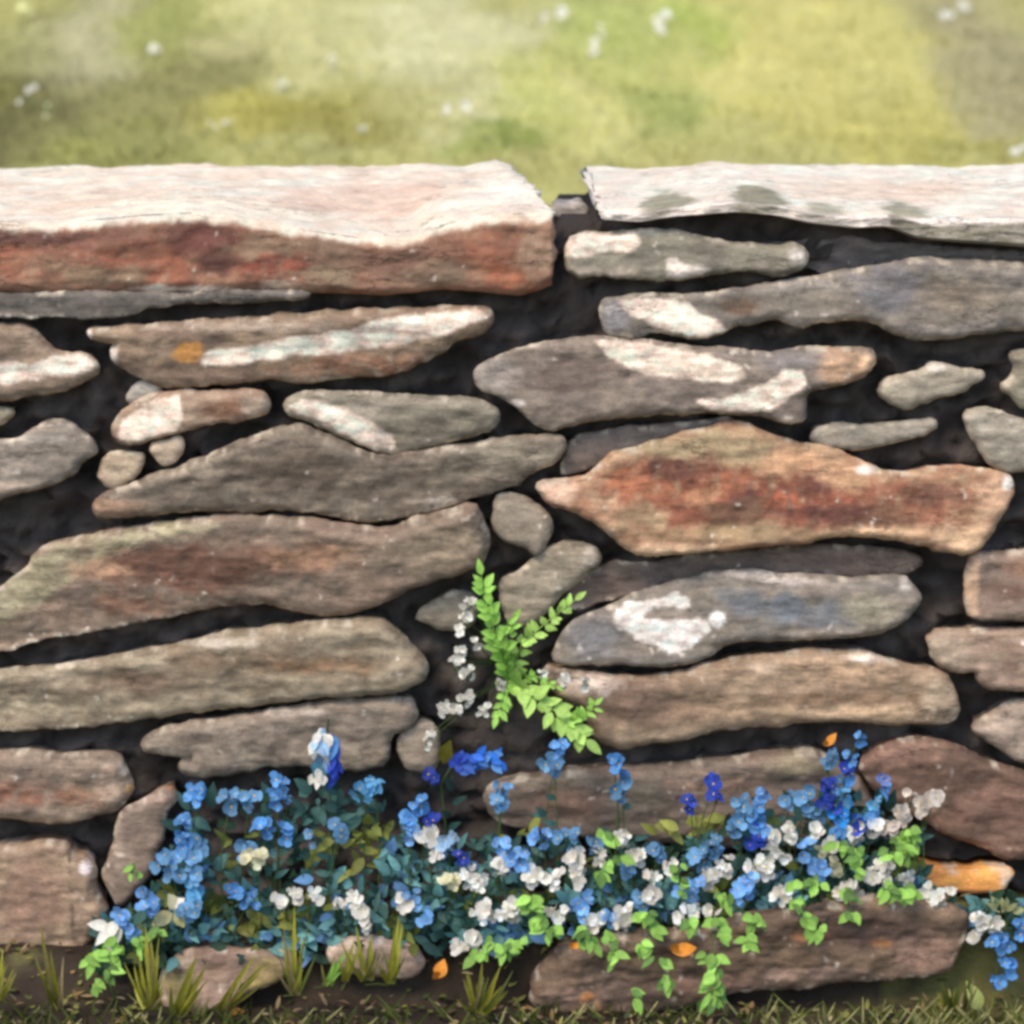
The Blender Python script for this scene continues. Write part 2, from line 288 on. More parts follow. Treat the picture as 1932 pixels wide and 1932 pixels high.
stone('broad dark reddish base stone under the flower bed on the right', [(1000, 1865), (1006, 1835), (1040, 1812), (1052, 1784), (1100, 1778), (1150, 1764), (1300, 1750), (1450, 1722), (1600, 1700), (1684, 1692), (1735, 1705), (1815, 1716), (1822, 1758), (1794, 1819), (1752, 1842), (1582, 1853), (1480, 1864), (1379, 1872), (1290, 1900), (1194, 1912), (1076, 1922), (1010, 1905)],
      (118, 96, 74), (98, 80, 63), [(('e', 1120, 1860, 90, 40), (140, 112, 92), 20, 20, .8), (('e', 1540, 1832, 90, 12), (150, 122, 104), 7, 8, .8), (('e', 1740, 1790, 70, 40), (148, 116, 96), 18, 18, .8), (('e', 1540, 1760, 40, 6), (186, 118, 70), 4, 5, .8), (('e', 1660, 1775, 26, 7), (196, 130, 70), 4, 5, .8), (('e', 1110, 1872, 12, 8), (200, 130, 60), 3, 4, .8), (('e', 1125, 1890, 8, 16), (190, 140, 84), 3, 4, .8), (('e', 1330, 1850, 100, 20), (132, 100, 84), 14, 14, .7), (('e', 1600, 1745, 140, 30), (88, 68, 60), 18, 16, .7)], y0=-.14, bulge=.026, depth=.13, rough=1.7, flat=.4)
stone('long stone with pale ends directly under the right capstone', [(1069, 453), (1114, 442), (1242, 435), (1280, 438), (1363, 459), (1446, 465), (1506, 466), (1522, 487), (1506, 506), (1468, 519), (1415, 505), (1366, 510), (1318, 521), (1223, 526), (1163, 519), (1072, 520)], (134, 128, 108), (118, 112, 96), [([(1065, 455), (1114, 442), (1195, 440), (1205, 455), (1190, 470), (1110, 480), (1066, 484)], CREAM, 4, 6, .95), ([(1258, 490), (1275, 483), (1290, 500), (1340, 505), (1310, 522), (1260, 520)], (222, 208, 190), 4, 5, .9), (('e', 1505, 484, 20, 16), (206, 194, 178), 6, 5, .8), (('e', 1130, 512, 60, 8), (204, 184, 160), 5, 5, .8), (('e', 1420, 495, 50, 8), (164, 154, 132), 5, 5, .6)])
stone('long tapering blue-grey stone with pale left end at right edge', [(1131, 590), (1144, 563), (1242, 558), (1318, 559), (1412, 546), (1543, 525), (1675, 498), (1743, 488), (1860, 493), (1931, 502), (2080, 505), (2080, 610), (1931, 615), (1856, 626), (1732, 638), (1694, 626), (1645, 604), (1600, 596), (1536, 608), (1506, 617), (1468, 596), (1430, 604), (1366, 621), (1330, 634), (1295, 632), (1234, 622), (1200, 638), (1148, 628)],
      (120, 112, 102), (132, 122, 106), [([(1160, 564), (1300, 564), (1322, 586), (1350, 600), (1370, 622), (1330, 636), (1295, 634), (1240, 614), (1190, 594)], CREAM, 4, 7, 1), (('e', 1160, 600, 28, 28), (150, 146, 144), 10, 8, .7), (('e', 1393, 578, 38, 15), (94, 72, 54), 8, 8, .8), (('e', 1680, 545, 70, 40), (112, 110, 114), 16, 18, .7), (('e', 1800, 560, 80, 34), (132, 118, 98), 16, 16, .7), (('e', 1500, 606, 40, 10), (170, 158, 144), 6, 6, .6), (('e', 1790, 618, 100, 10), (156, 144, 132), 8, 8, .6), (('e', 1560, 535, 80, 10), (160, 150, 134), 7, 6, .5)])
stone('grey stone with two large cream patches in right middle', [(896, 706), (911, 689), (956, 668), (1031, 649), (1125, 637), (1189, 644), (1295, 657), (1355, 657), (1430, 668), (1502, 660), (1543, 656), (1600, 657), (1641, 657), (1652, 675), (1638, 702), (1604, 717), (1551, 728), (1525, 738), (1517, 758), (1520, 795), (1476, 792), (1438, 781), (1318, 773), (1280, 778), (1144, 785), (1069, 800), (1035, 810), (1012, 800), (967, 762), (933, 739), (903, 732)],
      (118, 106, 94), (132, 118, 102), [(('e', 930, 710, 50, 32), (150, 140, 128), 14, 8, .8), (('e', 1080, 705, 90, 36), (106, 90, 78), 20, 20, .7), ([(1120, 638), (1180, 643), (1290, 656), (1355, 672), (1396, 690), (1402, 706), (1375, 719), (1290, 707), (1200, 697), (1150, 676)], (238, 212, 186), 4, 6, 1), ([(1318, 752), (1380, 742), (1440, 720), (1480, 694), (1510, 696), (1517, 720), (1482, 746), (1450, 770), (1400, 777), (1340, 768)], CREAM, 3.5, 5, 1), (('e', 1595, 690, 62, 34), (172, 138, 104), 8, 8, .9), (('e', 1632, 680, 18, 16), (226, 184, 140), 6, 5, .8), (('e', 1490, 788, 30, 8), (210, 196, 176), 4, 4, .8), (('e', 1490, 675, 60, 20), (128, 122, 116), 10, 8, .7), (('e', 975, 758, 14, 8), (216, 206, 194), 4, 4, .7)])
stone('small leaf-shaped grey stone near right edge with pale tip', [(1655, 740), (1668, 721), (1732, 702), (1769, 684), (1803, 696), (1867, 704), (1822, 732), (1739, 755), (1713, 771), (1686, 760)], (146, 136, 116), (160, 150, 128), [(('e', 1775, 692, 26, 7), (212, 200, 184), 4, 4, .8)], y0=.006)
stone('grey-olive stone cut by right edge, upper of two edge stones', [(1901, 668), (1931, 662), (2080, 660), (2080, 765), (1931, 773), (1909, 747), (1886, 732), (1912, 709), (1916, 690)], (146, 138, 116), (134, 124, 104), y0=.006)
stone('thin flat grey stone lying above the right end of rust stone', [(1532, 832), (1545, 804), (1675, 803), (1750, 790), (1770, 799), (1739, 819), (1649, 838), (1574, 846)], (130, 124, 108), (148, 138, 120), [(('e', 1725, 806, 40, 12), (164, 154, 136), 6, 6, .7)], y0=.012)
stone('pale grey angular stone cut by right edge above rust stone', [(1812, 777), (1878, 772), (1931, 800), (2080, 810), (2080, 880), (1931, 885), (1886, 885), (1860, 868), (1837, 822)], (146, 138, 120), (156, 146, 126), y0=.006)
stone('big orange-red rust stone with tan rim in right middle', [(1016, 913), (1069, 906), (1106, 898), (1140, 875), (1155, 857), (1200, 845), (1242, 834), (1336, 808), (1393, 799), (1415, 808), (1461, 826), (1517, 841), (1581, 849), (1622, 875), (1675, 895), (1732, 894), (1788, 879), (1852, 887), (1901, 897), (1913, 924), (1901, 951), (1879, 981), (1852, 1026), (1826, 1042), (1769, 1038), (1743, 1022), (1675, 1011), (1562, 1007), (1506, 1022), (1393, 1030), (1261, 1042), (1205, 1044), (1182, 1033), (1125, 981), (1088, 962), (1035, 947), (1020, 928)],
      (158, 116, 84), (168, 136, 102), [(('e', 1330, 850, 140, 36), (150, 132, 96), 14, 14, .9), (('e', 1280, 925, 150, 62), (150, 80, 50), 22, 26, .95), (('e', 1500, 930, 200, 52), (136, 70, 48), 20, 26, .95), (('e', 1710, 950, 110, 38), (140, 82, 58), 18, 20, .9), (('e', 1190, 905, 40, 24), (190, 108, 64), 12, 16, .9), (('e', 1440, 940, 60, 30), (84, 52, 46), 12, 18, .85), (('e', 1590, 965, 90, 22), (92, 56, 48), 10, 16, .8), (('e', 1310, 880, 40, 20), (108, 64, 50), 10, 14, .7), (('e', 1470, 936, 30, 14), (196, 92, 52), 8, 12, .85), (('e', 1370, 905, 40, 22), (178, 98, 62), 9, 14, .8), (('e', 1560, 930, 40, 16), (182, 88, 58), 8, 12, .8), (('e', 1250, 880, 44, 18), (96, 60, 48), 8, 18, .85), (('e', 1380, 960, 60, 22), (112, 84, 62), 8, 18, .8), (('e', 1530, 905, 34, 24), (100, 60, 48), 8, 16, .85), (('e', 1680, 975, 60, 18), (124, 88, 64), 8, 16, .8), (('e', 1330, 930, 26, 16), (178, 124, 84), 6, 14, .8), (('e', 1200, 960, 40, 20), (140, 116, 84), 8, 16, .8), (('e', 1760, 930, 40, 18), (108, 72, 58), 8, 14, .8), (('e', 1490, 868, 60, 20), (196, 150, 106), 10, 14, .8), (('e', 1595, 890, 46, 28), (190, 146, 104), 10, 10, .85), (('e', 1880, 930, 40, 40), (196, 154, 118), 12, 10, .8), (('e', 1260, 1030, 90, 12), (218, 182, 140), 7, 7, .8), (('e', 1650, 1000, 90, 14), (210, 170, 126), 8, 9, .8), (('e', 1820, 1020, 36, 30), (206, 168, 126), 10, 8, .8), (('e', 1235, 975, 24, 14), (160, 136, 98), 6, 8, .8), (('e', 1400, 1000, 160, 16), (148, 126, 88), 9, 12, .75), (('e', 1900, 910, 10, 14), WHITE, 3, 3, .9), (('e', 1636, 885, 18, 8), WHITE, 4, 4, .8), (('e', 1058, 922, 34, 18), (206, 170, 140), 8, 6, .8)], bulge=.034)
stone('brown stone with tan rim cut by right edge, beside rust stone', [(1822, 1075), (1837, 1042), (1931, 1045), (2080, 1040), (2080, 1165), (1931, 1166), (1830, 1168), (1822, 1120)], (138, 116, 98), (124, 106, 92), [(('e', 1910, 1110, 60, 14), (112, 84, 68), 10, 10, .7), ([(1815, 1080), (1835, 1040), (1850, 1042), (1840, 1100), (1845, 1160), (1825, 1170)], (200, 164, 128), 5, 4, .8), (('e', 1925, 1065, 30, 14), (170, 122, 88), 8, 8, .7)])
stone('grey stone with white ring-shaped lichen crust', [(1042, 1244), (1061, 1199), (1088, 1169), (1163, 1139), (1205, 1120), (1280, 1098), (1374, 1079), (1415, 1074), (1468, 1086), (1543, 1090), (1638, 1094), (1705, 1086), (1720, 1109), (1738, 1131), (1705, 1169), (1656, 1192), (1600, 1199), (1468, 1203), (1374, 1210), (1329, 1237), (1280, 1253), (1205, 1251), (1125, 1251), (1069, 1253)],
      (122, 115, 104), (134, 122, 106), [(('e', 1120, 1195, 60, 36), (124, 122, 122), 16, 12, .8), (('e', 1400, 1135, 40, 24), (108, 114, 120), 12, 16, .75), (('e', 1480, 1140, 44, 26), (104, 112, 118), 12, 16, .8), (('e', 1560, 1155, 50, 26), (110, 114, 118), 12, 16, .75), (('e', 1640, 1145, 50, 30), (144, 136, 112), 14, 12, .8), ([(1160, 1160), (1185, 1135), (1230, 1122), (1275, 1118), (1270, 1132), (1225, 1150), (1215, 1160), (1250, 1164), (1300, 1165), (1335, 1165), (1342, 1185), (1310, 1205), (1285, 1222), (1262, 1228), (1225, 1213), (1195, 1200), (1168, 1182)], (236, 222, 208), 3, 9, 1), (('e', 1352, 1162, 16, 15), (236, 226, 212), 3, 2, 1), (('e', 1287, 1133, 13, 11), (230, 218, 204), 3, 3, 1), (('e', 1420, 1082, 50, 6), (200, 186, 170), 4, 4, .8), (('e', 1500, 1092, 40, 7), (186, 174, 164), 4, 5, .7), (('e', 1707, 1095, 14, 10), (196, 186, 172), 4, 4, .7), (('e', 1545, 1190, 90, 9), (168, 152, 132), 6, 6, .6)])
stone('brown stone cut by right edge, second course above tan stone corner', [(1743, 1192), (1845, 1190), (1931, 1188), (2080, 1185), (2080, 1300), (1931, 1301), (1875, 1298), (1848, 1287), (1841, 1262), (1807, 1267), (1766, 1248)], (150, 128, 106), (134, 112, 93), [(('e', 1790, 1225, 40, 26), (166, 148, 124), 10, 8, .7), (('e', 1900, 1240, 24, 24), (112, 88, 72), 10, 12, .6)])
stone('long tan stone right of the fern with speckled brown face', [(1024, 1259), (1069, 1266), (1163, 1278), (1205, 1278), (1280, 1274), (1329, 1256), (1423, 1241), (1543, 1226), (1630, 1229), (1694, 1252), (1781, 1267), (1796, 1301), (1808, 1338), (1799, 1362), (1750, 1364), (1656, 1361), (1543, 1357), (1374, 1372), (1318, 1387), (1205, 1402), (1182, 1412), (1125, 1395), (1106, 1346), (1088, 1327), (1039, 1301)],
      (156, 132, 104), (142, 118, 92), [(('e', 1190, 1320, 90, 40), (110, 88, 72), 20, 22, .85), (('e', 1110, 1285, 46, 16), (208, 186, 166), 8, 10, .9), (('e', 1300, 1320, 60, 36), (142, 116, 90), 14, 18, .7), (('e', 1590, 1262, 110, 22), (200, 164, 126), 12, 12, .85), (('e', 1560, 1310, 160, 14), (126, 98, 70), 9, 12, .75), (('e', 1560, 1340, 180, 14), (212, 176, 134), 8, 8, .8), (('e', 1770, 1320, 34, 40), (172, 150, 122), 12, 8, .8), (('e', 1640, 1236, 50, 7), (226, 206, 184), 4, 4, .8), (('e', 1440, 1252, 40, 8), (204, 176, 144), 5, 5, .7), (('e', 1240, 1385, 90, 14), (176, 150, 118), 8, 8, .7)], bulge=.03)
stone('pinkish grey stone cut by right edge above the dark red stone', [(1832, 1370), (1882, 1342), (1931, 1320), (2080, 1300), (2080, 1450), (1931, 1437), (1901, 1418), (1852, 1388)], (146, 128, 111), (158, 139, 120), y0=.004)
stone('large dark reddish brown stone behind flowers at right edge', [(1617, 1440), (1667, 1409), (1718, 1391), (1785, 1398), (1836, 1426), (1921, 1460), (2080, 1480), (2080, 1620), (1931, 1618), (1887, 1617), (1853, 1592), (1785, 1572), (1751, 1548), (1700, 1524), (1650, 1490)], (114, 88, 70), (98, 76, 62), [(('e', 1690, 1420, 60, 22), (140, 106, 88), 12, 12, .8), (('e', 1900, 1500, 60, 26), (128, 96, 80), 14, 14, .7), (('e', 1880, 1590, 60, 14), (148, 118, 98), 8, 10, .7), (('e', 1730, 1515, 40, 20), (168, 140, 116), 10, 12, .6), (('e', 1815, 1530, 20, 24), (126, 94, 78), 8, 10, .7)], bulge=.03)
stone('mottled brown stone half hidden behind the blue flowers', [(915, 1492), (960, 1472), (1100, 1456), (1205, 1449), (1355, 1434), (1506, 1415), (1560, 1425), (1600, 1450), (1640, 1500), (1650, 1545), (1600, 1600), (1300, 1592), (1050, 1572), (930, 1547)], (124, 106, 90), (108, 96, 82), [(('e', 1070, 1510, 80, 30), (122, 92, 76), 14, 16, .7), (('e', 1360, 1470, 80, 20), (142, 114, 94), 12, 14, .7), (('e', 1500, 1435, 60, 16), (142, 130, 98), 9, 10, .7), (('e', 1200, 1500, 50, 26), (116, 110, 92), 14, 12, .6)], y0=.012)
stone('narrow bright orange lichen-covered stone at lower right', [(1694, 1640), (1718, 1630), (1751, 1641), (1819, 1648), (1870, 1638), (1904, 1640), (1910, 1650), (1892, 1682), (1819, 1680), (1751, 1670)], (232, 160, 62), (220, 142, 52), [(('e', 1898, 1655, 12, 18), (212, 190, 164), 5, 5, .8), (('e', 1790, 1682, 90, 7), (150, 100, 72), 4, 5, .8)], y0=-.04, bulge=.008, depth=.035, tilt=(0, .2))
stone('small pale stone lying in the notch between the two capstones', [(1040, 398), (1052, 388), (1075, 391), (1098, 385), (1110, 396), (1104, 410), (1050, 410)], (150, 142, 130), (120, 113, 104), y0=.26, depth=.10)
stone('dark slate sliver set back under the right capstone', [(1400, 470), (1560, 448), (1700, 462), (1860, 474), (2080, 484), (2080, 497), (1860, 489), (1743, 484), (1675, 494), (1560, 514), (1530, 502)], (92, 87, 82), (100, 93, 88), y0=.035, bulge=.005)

# ------------------------------------------------------------------ capstones
def curve(pts):
    p = np.array(pts, float); return lambda u: np.interp(u, p[:, 0], p[:, 1])
def smooth1(a, n):
    k = np.hanning(n*2+1); k /= k.sum(); return np.convolve(np.pad(a, n, 'edge'), k, 'valid')
def capstone(label, ul, ur, arris, bottom, ul_back, ur_back, v_back, c_front, c_top, front_p, top_p, yf=-.02, yb=.55, seed=1):
    N = int((ur-ul)*PX/.0036)
    us = np.linspace(ul, ur, N)
    ua = smooth1(arris(us), 5); ub = smooth1(bottom(us), 3)
    za = np.array([P(u, v, yf)[2] for u, v in zip(us, ua)]); zb = np.array([P(u, v, yf)[2] for u, v in zip(us, ub)])
    xf = np.array([P(u, 420, yf)[0] for u in us])
    usb = np.linspace(ul_back, ur_back, N)
    xb = np.array([P(u, 305, yb)[0] for u in usb]); zt = np.array([P(u, v, yb)[2] for u, v in zip(usb, v_back(usb))])
    nf, nt_, nb = 34, 110, 10
    rows = []; kind = []
    ca = .012
    for j in range(nf):                                   # front face, up to the arris
        s = j/(nf-1); e = np.sin(min(1, s/.18)*math.pi/2)*np.sin(min(1, (1-s)/.16)*math.pi/2)
        rows.append((xf, np.full(N, yf)+ca*(1-e), zb+(za-zb)*s)); kind.append(0)
    for j in range(1, nt_):
        s = j/(nt_-1); y = yf+ca+(yb-yf-ca)*s**1.5; s2 = (y-yf-ca)/(yb-yf-ca)
        back = sstep(.93, 1, np.array([s2]))[0]
        rows.append((xf+(xb-xf)*s2, np.full(N, y), za+(zt-za)*min(1, s2*1.0)**.8-.012*back)); kind.append(1)
    for j in range(1, nb):                               # back face and underside
        s = j/(nb-1); y = yb-.0; 
        if s < .5: rows.append((xb, np.full(N, yb+.004), zt-.012-(zt-zb-.012)*(s/.5))); kind.append(2)
        else:
            q = (s-.5)/.5*.94; rows.append((xb+(xf-xb)*q, yb+.004+(yf-yb)*q+np.zeros(N), zb+.004+np.zeros(N))); kind.append(2)
    M = len(rows); V = np.stack([np.stack(r, 1) for r in rows], 0)          # M x N x 3
    q = V.reshape(-1, 3)
    n1 = fbm(np.c_[q[:, 0]*9, q[:, 1]*14+seed, q[:, 2]*34], 5, .55).reshape(M, N); n2 = fbm(q*34+seed*3, 4, .6).reshape(M, N)
    kd = np.array(kind)
    amp_f = np.where(kd == 0, 1, 0)[:, None]; amp_t = np.where(kd == 1, 1, 0)[:, None]
    ter = np.floor(n1*3+.3*n2)/3
    V[:, :, 1] -= amp_f*(.004*(.4*n1+.6*ter)+.002*n2)
    V[:, :, 2] += amp_t*(.004*n1+.0012*n2)
    rd = fbm(np.c_[np.zeros(M), np.arange(M)*.11, np.full(M, seed*9.)], 4)*.010
    V[:, 0, 0] += rd; V[:, -1, 0] -= rd
    for e, sgn in ((0, 1), (N-1, -1)): V[:, e, 1] += amp_f[:, 0]*.012
    faces = []
    id_ = lambda j, i: (j % M)*N+i
    for j in range(M):
        for i in range(N-1): faces.append((id_(j, i), id_(j, i+1), id_(j+1, i+1), id_(j+1, i)))
    vv = V.reshape(-1, 3); c1 = vv[[id_(j, 0) for j in range(M)]].mean(0); c2 = vv[[id_(j, N-1) for j in range(M)]].mean(0)
    L = len(vv); vv = np.vstack([vv, c1, c2])
    for j in range(M):
        faces.append((id_(j, 0), id_(j+1, 0), L)); faces.append((id_(j+1, N-1), id_(j, N-1), L+1))
    u, v = UV(vv[:, 0], yf, vv[:, 2]); uvf = np.c_[u, v]
    col_f = paint(uvf, *c_front, front_p, seed+60)
    # upper face pattern is laid out on the stone's own plan (x, y)
    pu = np.c_[966+vv[:, 0]/PX, vv[:, 1]/.57*1000]
    col_t = paint(np.c_[pu[:, 0], pu[:, 1]*.35], *c_top, [], seed+70, .5)
    for k, (shape, col, soft, amp, op) in enumerate(top_p):
        m = (patch_mask(pu, shape, soft, amp, seed+k*2.2+31)*op)[:, None]; col_t = col_t*(1-m)+lin(col)*K_STONE*m
    ek = .05 if seed == 2 else 0.
    kk = np.r_[np.repeat(kd, N), 0, 0]; sj = np.r_[np.repeat(np.r_[np.linspace(0, 1, nf), np.ones(M-nf)], N), .5, .5]
    edge = sstep(.86+ek, .97+ek, sj+.06*fbm(np.c_[uvf*.03, np.full(len(uvf), seed)], 4))
    m = np.where(kk == 0, edge, np.where(kk == 1, 1, 0))[:, None]; col_t = col_t*np.array([.83, .81, .715])
    cols = np.clip(col_f*(1-m)+col_t*m, .004, .85)
    org = np.array([xf.mean(), yf, zb.min()])
    o = mesh_obj('capstone', vv-org, faces, cols, M_CAP); o.location = org
    return tag(o, label, 'capstone', 'capstones along the top of the wall')
capstone('left capstone with pale top and rust-red front face', -150, 1047,
    curve([(-150, 428), (0, 423), (113, 426), (177, 416), (264, 408), (369, 402), (444, 410), (500, 425), (602, 440), (690, 452), (740, 456), (790, 452), (835, 425), (937, 405), (1047, 404)]),
    curve([(-150, 553), (0, 555), (150, 551), (354, 554), (399, 560), (450, 552), (527, 547), (587, 555), (727, 560), (835, 548), (900, 552), (956, 558), (978, 562), (1020, 550), (1047, 538)]),
    -150, 955, curve([(-150, 312), (0, 312), (150, 310), (350, 305), (560, 305), (650, 306), (820, 305), (870, 308), (890, 302), (930, 294), (960, 304)]),
    ((150, 112, 86), (132, 92, 70)), ((236, 220, 204), (228, 204, 184)),
    [(('e', 250, 470, 260, 40), (136, 78, 58), 18, 26, .85), (('e', 60, 450, 130, 18), (110, 76, 66), 10, 14, .7), (('e', 370, 450, 60, 45), (98, 58, 50), 16, 20, .8), (('e', 530, 497, 80, 26), (142, 62, 46), 12, 18, .9), (('e', 330, 512, 120, 22), (158, 84, 56), 12, 18, .8), (('e', 620, 480, 60, 40), (124, 100, 78), 16, 18, .8), (('e', 420, 530, 40, 20), (178, 130, 98), 10, 12, .8), (('e', 760, 500, 90, 40), (118, 88, 70), 18, 20, .7), (('e', 930, 480, 70, 40), (150, 84, 56), 16, 22, .85), (('e', 980, 530, 60, 28), (172, 92, 56), 12, 16, .9), (('e', 1020, 450, 36, 40), (160, 120, 92), 12, 12, .7), (('e', 340, 548, 90, 8), (228, 206, 186), 3, 5, .9), (('e', 520, 540, 40, 10), (208, 178, 150), 4, 6, .8), (('e', 130, 540, 90, 14), (170, 128, 96), 8, 10, .7), (('e', 20, 490, 40, 30), (150, 80, 54), 10, 12, .8), (('e', 200, 520, 70, 14), (140, 118, 90), 8, 18, .8), (('e', 470, 470, 60, 16), (134, 112, 86), 8, 18, .8), (('e', 650, 520, 90, 20), (132, 112, 86), 8, 20, .8), (('e', 845, 515, 70, 20), (128, 108, 84), 8, 18, .8), (('e', 250, 445, 60, 14), (120, 84, 66), 8, 16, .7), (('e', 1010, 480, 36, 40), (150, 124, 98), 8, 18, .7), (('e', 420, 495, 34, 20), (86, 58, 50), 8, 16, .8), (('e', 90, 505, 60, 16), (152, 122, 92), 8, 16, .7)],
    [(('e', 200, 300, 130, 150), (222, 190, 168), 60, 70, .6), (('e', 720, 420, 160, 200), (218, 182, 162), 70, 80, .7), (('e', 560, 250, 60, 70), (206, 168, 146), 30, 50, .6), (('e', 380, 120, 200, 100), (240, 226, 206), 40, 50, .7), (('e', 960, 300, 100, 240), (240, 228, 214), 60, 60, .7)], seed=1)
capstone('right capstone with pale top and thin grey-patched front edge', 1137, 2080,
    curve([(1137, 402), (1208, 402), (1272, 391), (1389, 380), (1464, 386), (1532, 400), (1611, 410), (1675, 404), (1732, 412), (1807, 412), (1931, 412), (2080, 415)]),
    curve([(1137, 416), (1208, 421), (1272, 411), (1389, 403), (1464, 409), (1532, 424), (1611, 433), (1675, 430), (1732, 452), (1807, 459), (1931, 468), (2080, 472)]),
    1098, 2040, curve([(1098, 312), (1200, 312), (1300, 308), (1360, 304), (1500, 305), (1640, 304), (1800, 307), (1931, 303), (2040, 303)]),
    ((222, 208, 192), (206, 192, 174)), ((236, 222, 208), (230, 210, 194)),
    [(('e', 1235, 398, 40, 12), (140, 132, 110), 4, 6, .9), (('e', 1425, 390, 44, 14), (132, 126, 104), 4, 5, .9), (('e', 1540, 406, 34, 12), (160, 152, 134), 5, 6, .8), ([(1672, 400), (1700, 412), (1740, 424), (1800, 424), (2100, 424), (2100, 480), (1740, 470), (1690, 440)], (126, 120, 100), 4, 5, .95)],
    [(('e', 1700, 420, 180, 160), (222, 190, 168), 60, 80, .6), (('e', 1560, 300, 160, 80), (222, 196, 176), 40, 60, .5), (('e', 1250, 60, 48, 250), (146, 138, 114), 10, 14, .9), (('e', 1424, 60, 48, 260), (140, 132, 108), 10, 14, .95), (('e', 1540, 0, 40, 130), (160, 152, 130), 10, 14, .8), (('e', 1690, 20, 40, 180), (146, 138, 116), 10, 14, .85)], seed=2)

# ------------------------------------------------------------------ wall core (dark packing between the stones)
def wall_core():
    xs = np.arange(-2.6, 2.6, .012); ux = 966+xs/PX
    vt = np.interp(ux, [-4000, 1040, 1060, 1128, 1140, 1208, 1272, 1389, 1464, 1532, 1611, 1675, 1732, 1931, 6000], [480, 480, 440, 440, 409, 414, 404, 396, 402, 417, 425, 423, 440, 450, 450])
    zt = np.array([P(966, a, .03)[2] for a in vt]); ss = np.linspace(0, 1, 90)
    X = np.tile(xs, (90, 1)); Z = -.02+(zt+.02)[None, :]*ss[:, None]; zs = ss; q = np.c_[X.ravel(), np.zeros(X.size), Z.ravel()]
    n = fbm(q*14, 5, .6); far = sstep(.82, .95, np.abs(q[:, 0]))
    # beyond the photographed stretch the packing comes forward as coursed rough stone
    c = np.floor(q[:, 2]/.085+.25*noise(q*5)); row = (q[:, 2]/.085+.25*noise(q*5))-c
    cx = q[:, 0]/.26+c*.37; fx = cx-np.floor(cx)
    cell = np.minimum(1, np.minimum(row, 1-row)*7)*np.minimum(1, np.minimum(fx, 1-fx)*18)
    n3 = fbm(q*np.array([22, 1, 40.]), 4, .55); chunk = np.clip(np.floor((n3+.6)*4)/4, 0, 1.2)
    y = .068+.018*n-.036*chunk-far*(.085*cell**.5)
    tone = noise(np.c_[np.floor(cx)*1.7, c*2.3, np.zeros(len(c))])[:, None]
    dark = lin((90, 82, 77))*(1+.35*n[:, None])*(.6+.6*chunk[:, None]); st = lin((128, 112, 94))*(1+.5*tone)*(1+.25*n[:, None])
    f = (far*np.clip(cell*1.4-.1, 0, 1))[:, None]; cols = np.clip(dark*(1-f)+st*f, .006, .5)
    nx, nz_ = len(xs), len(zs)
    V = np.c_[q[:, 0], y, q[:, 2]]; F = [(j*nx+i, j*nx+i+1, (j+1)*nx+i+1, (j+1)*nx+i) for j in range(nz_-1) for i in range(nx-1)]
    # top and back, colour darkened to paint shade into the capstone notch
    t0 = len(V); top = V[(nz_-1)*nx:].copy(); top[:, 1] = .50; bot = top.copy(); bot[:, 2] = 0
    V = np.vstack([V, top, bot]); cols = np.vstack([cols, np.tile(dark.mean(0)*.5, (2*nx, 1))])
    for i in range(nx-1):
        F.append(((nz_-1)*nx+i, (nz_-1)*nx+i+1, t0+i+1, t0+i)); F.append((t0+i, t0+i+1, t0+nx+i+1, t0+nx+i))
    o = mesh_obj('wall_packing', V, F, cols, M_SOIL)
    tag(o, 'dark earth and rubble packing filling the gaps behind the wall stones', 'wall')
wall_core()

# ------------------------------------------------------------------ ground
GZ = .05
rootv = curve([(-200, 1800), (200, 1800), (600, 1775), (1000, 1740), (1300, 1715), (1700, 1690), (2100, 1760)])
def bed_z(x):
    u = 966+x/PX; return P(966, 0, -.1)[2]*0+np.array([P(966, float(rootv(a)), -.1)[2] for a in np.atleast_1d(u)])
def meadow_z(x, y):
    r = np.clip(y-.9, 0, None); return .55+.158*np.minimum(r, 14)+2.2*(1-np.exp(-np.clip(r-14, 0, None)/30))+.03*np.sin(x*1.3+y*.7)
def ground_z(x, y):
    n = .012*fbm(np.c_[x*6, y*6, np.zeros_like(x)], 3)
    bz = np.interp(x, XB, ZB)
    up = sstep(-.125, -.075, y)*sstep(.3, .0, np.maximum(np.abs(x)-.75, 0))
    front = GZ+n+(bz-.012-GZ)*up
    t = sstep(.16, .5, y)
    return front*(1-t)+(meadow_z(x, y)+n)*t
XB = np.linspace(-1, 1, 60); ZB = bed_z(XB)
def ground_hit(u, v):
    a = (u-966)/966*TH; b = (966-v)/966*TH; d = np.array([a, CP+b*SP, -SP+b*CP]); s = 4.6
    for _ in range(4000):
        p = CAM+d*s
        if p[2] < meadow_z(p[0], p[1]): break
        s += .01
    return p
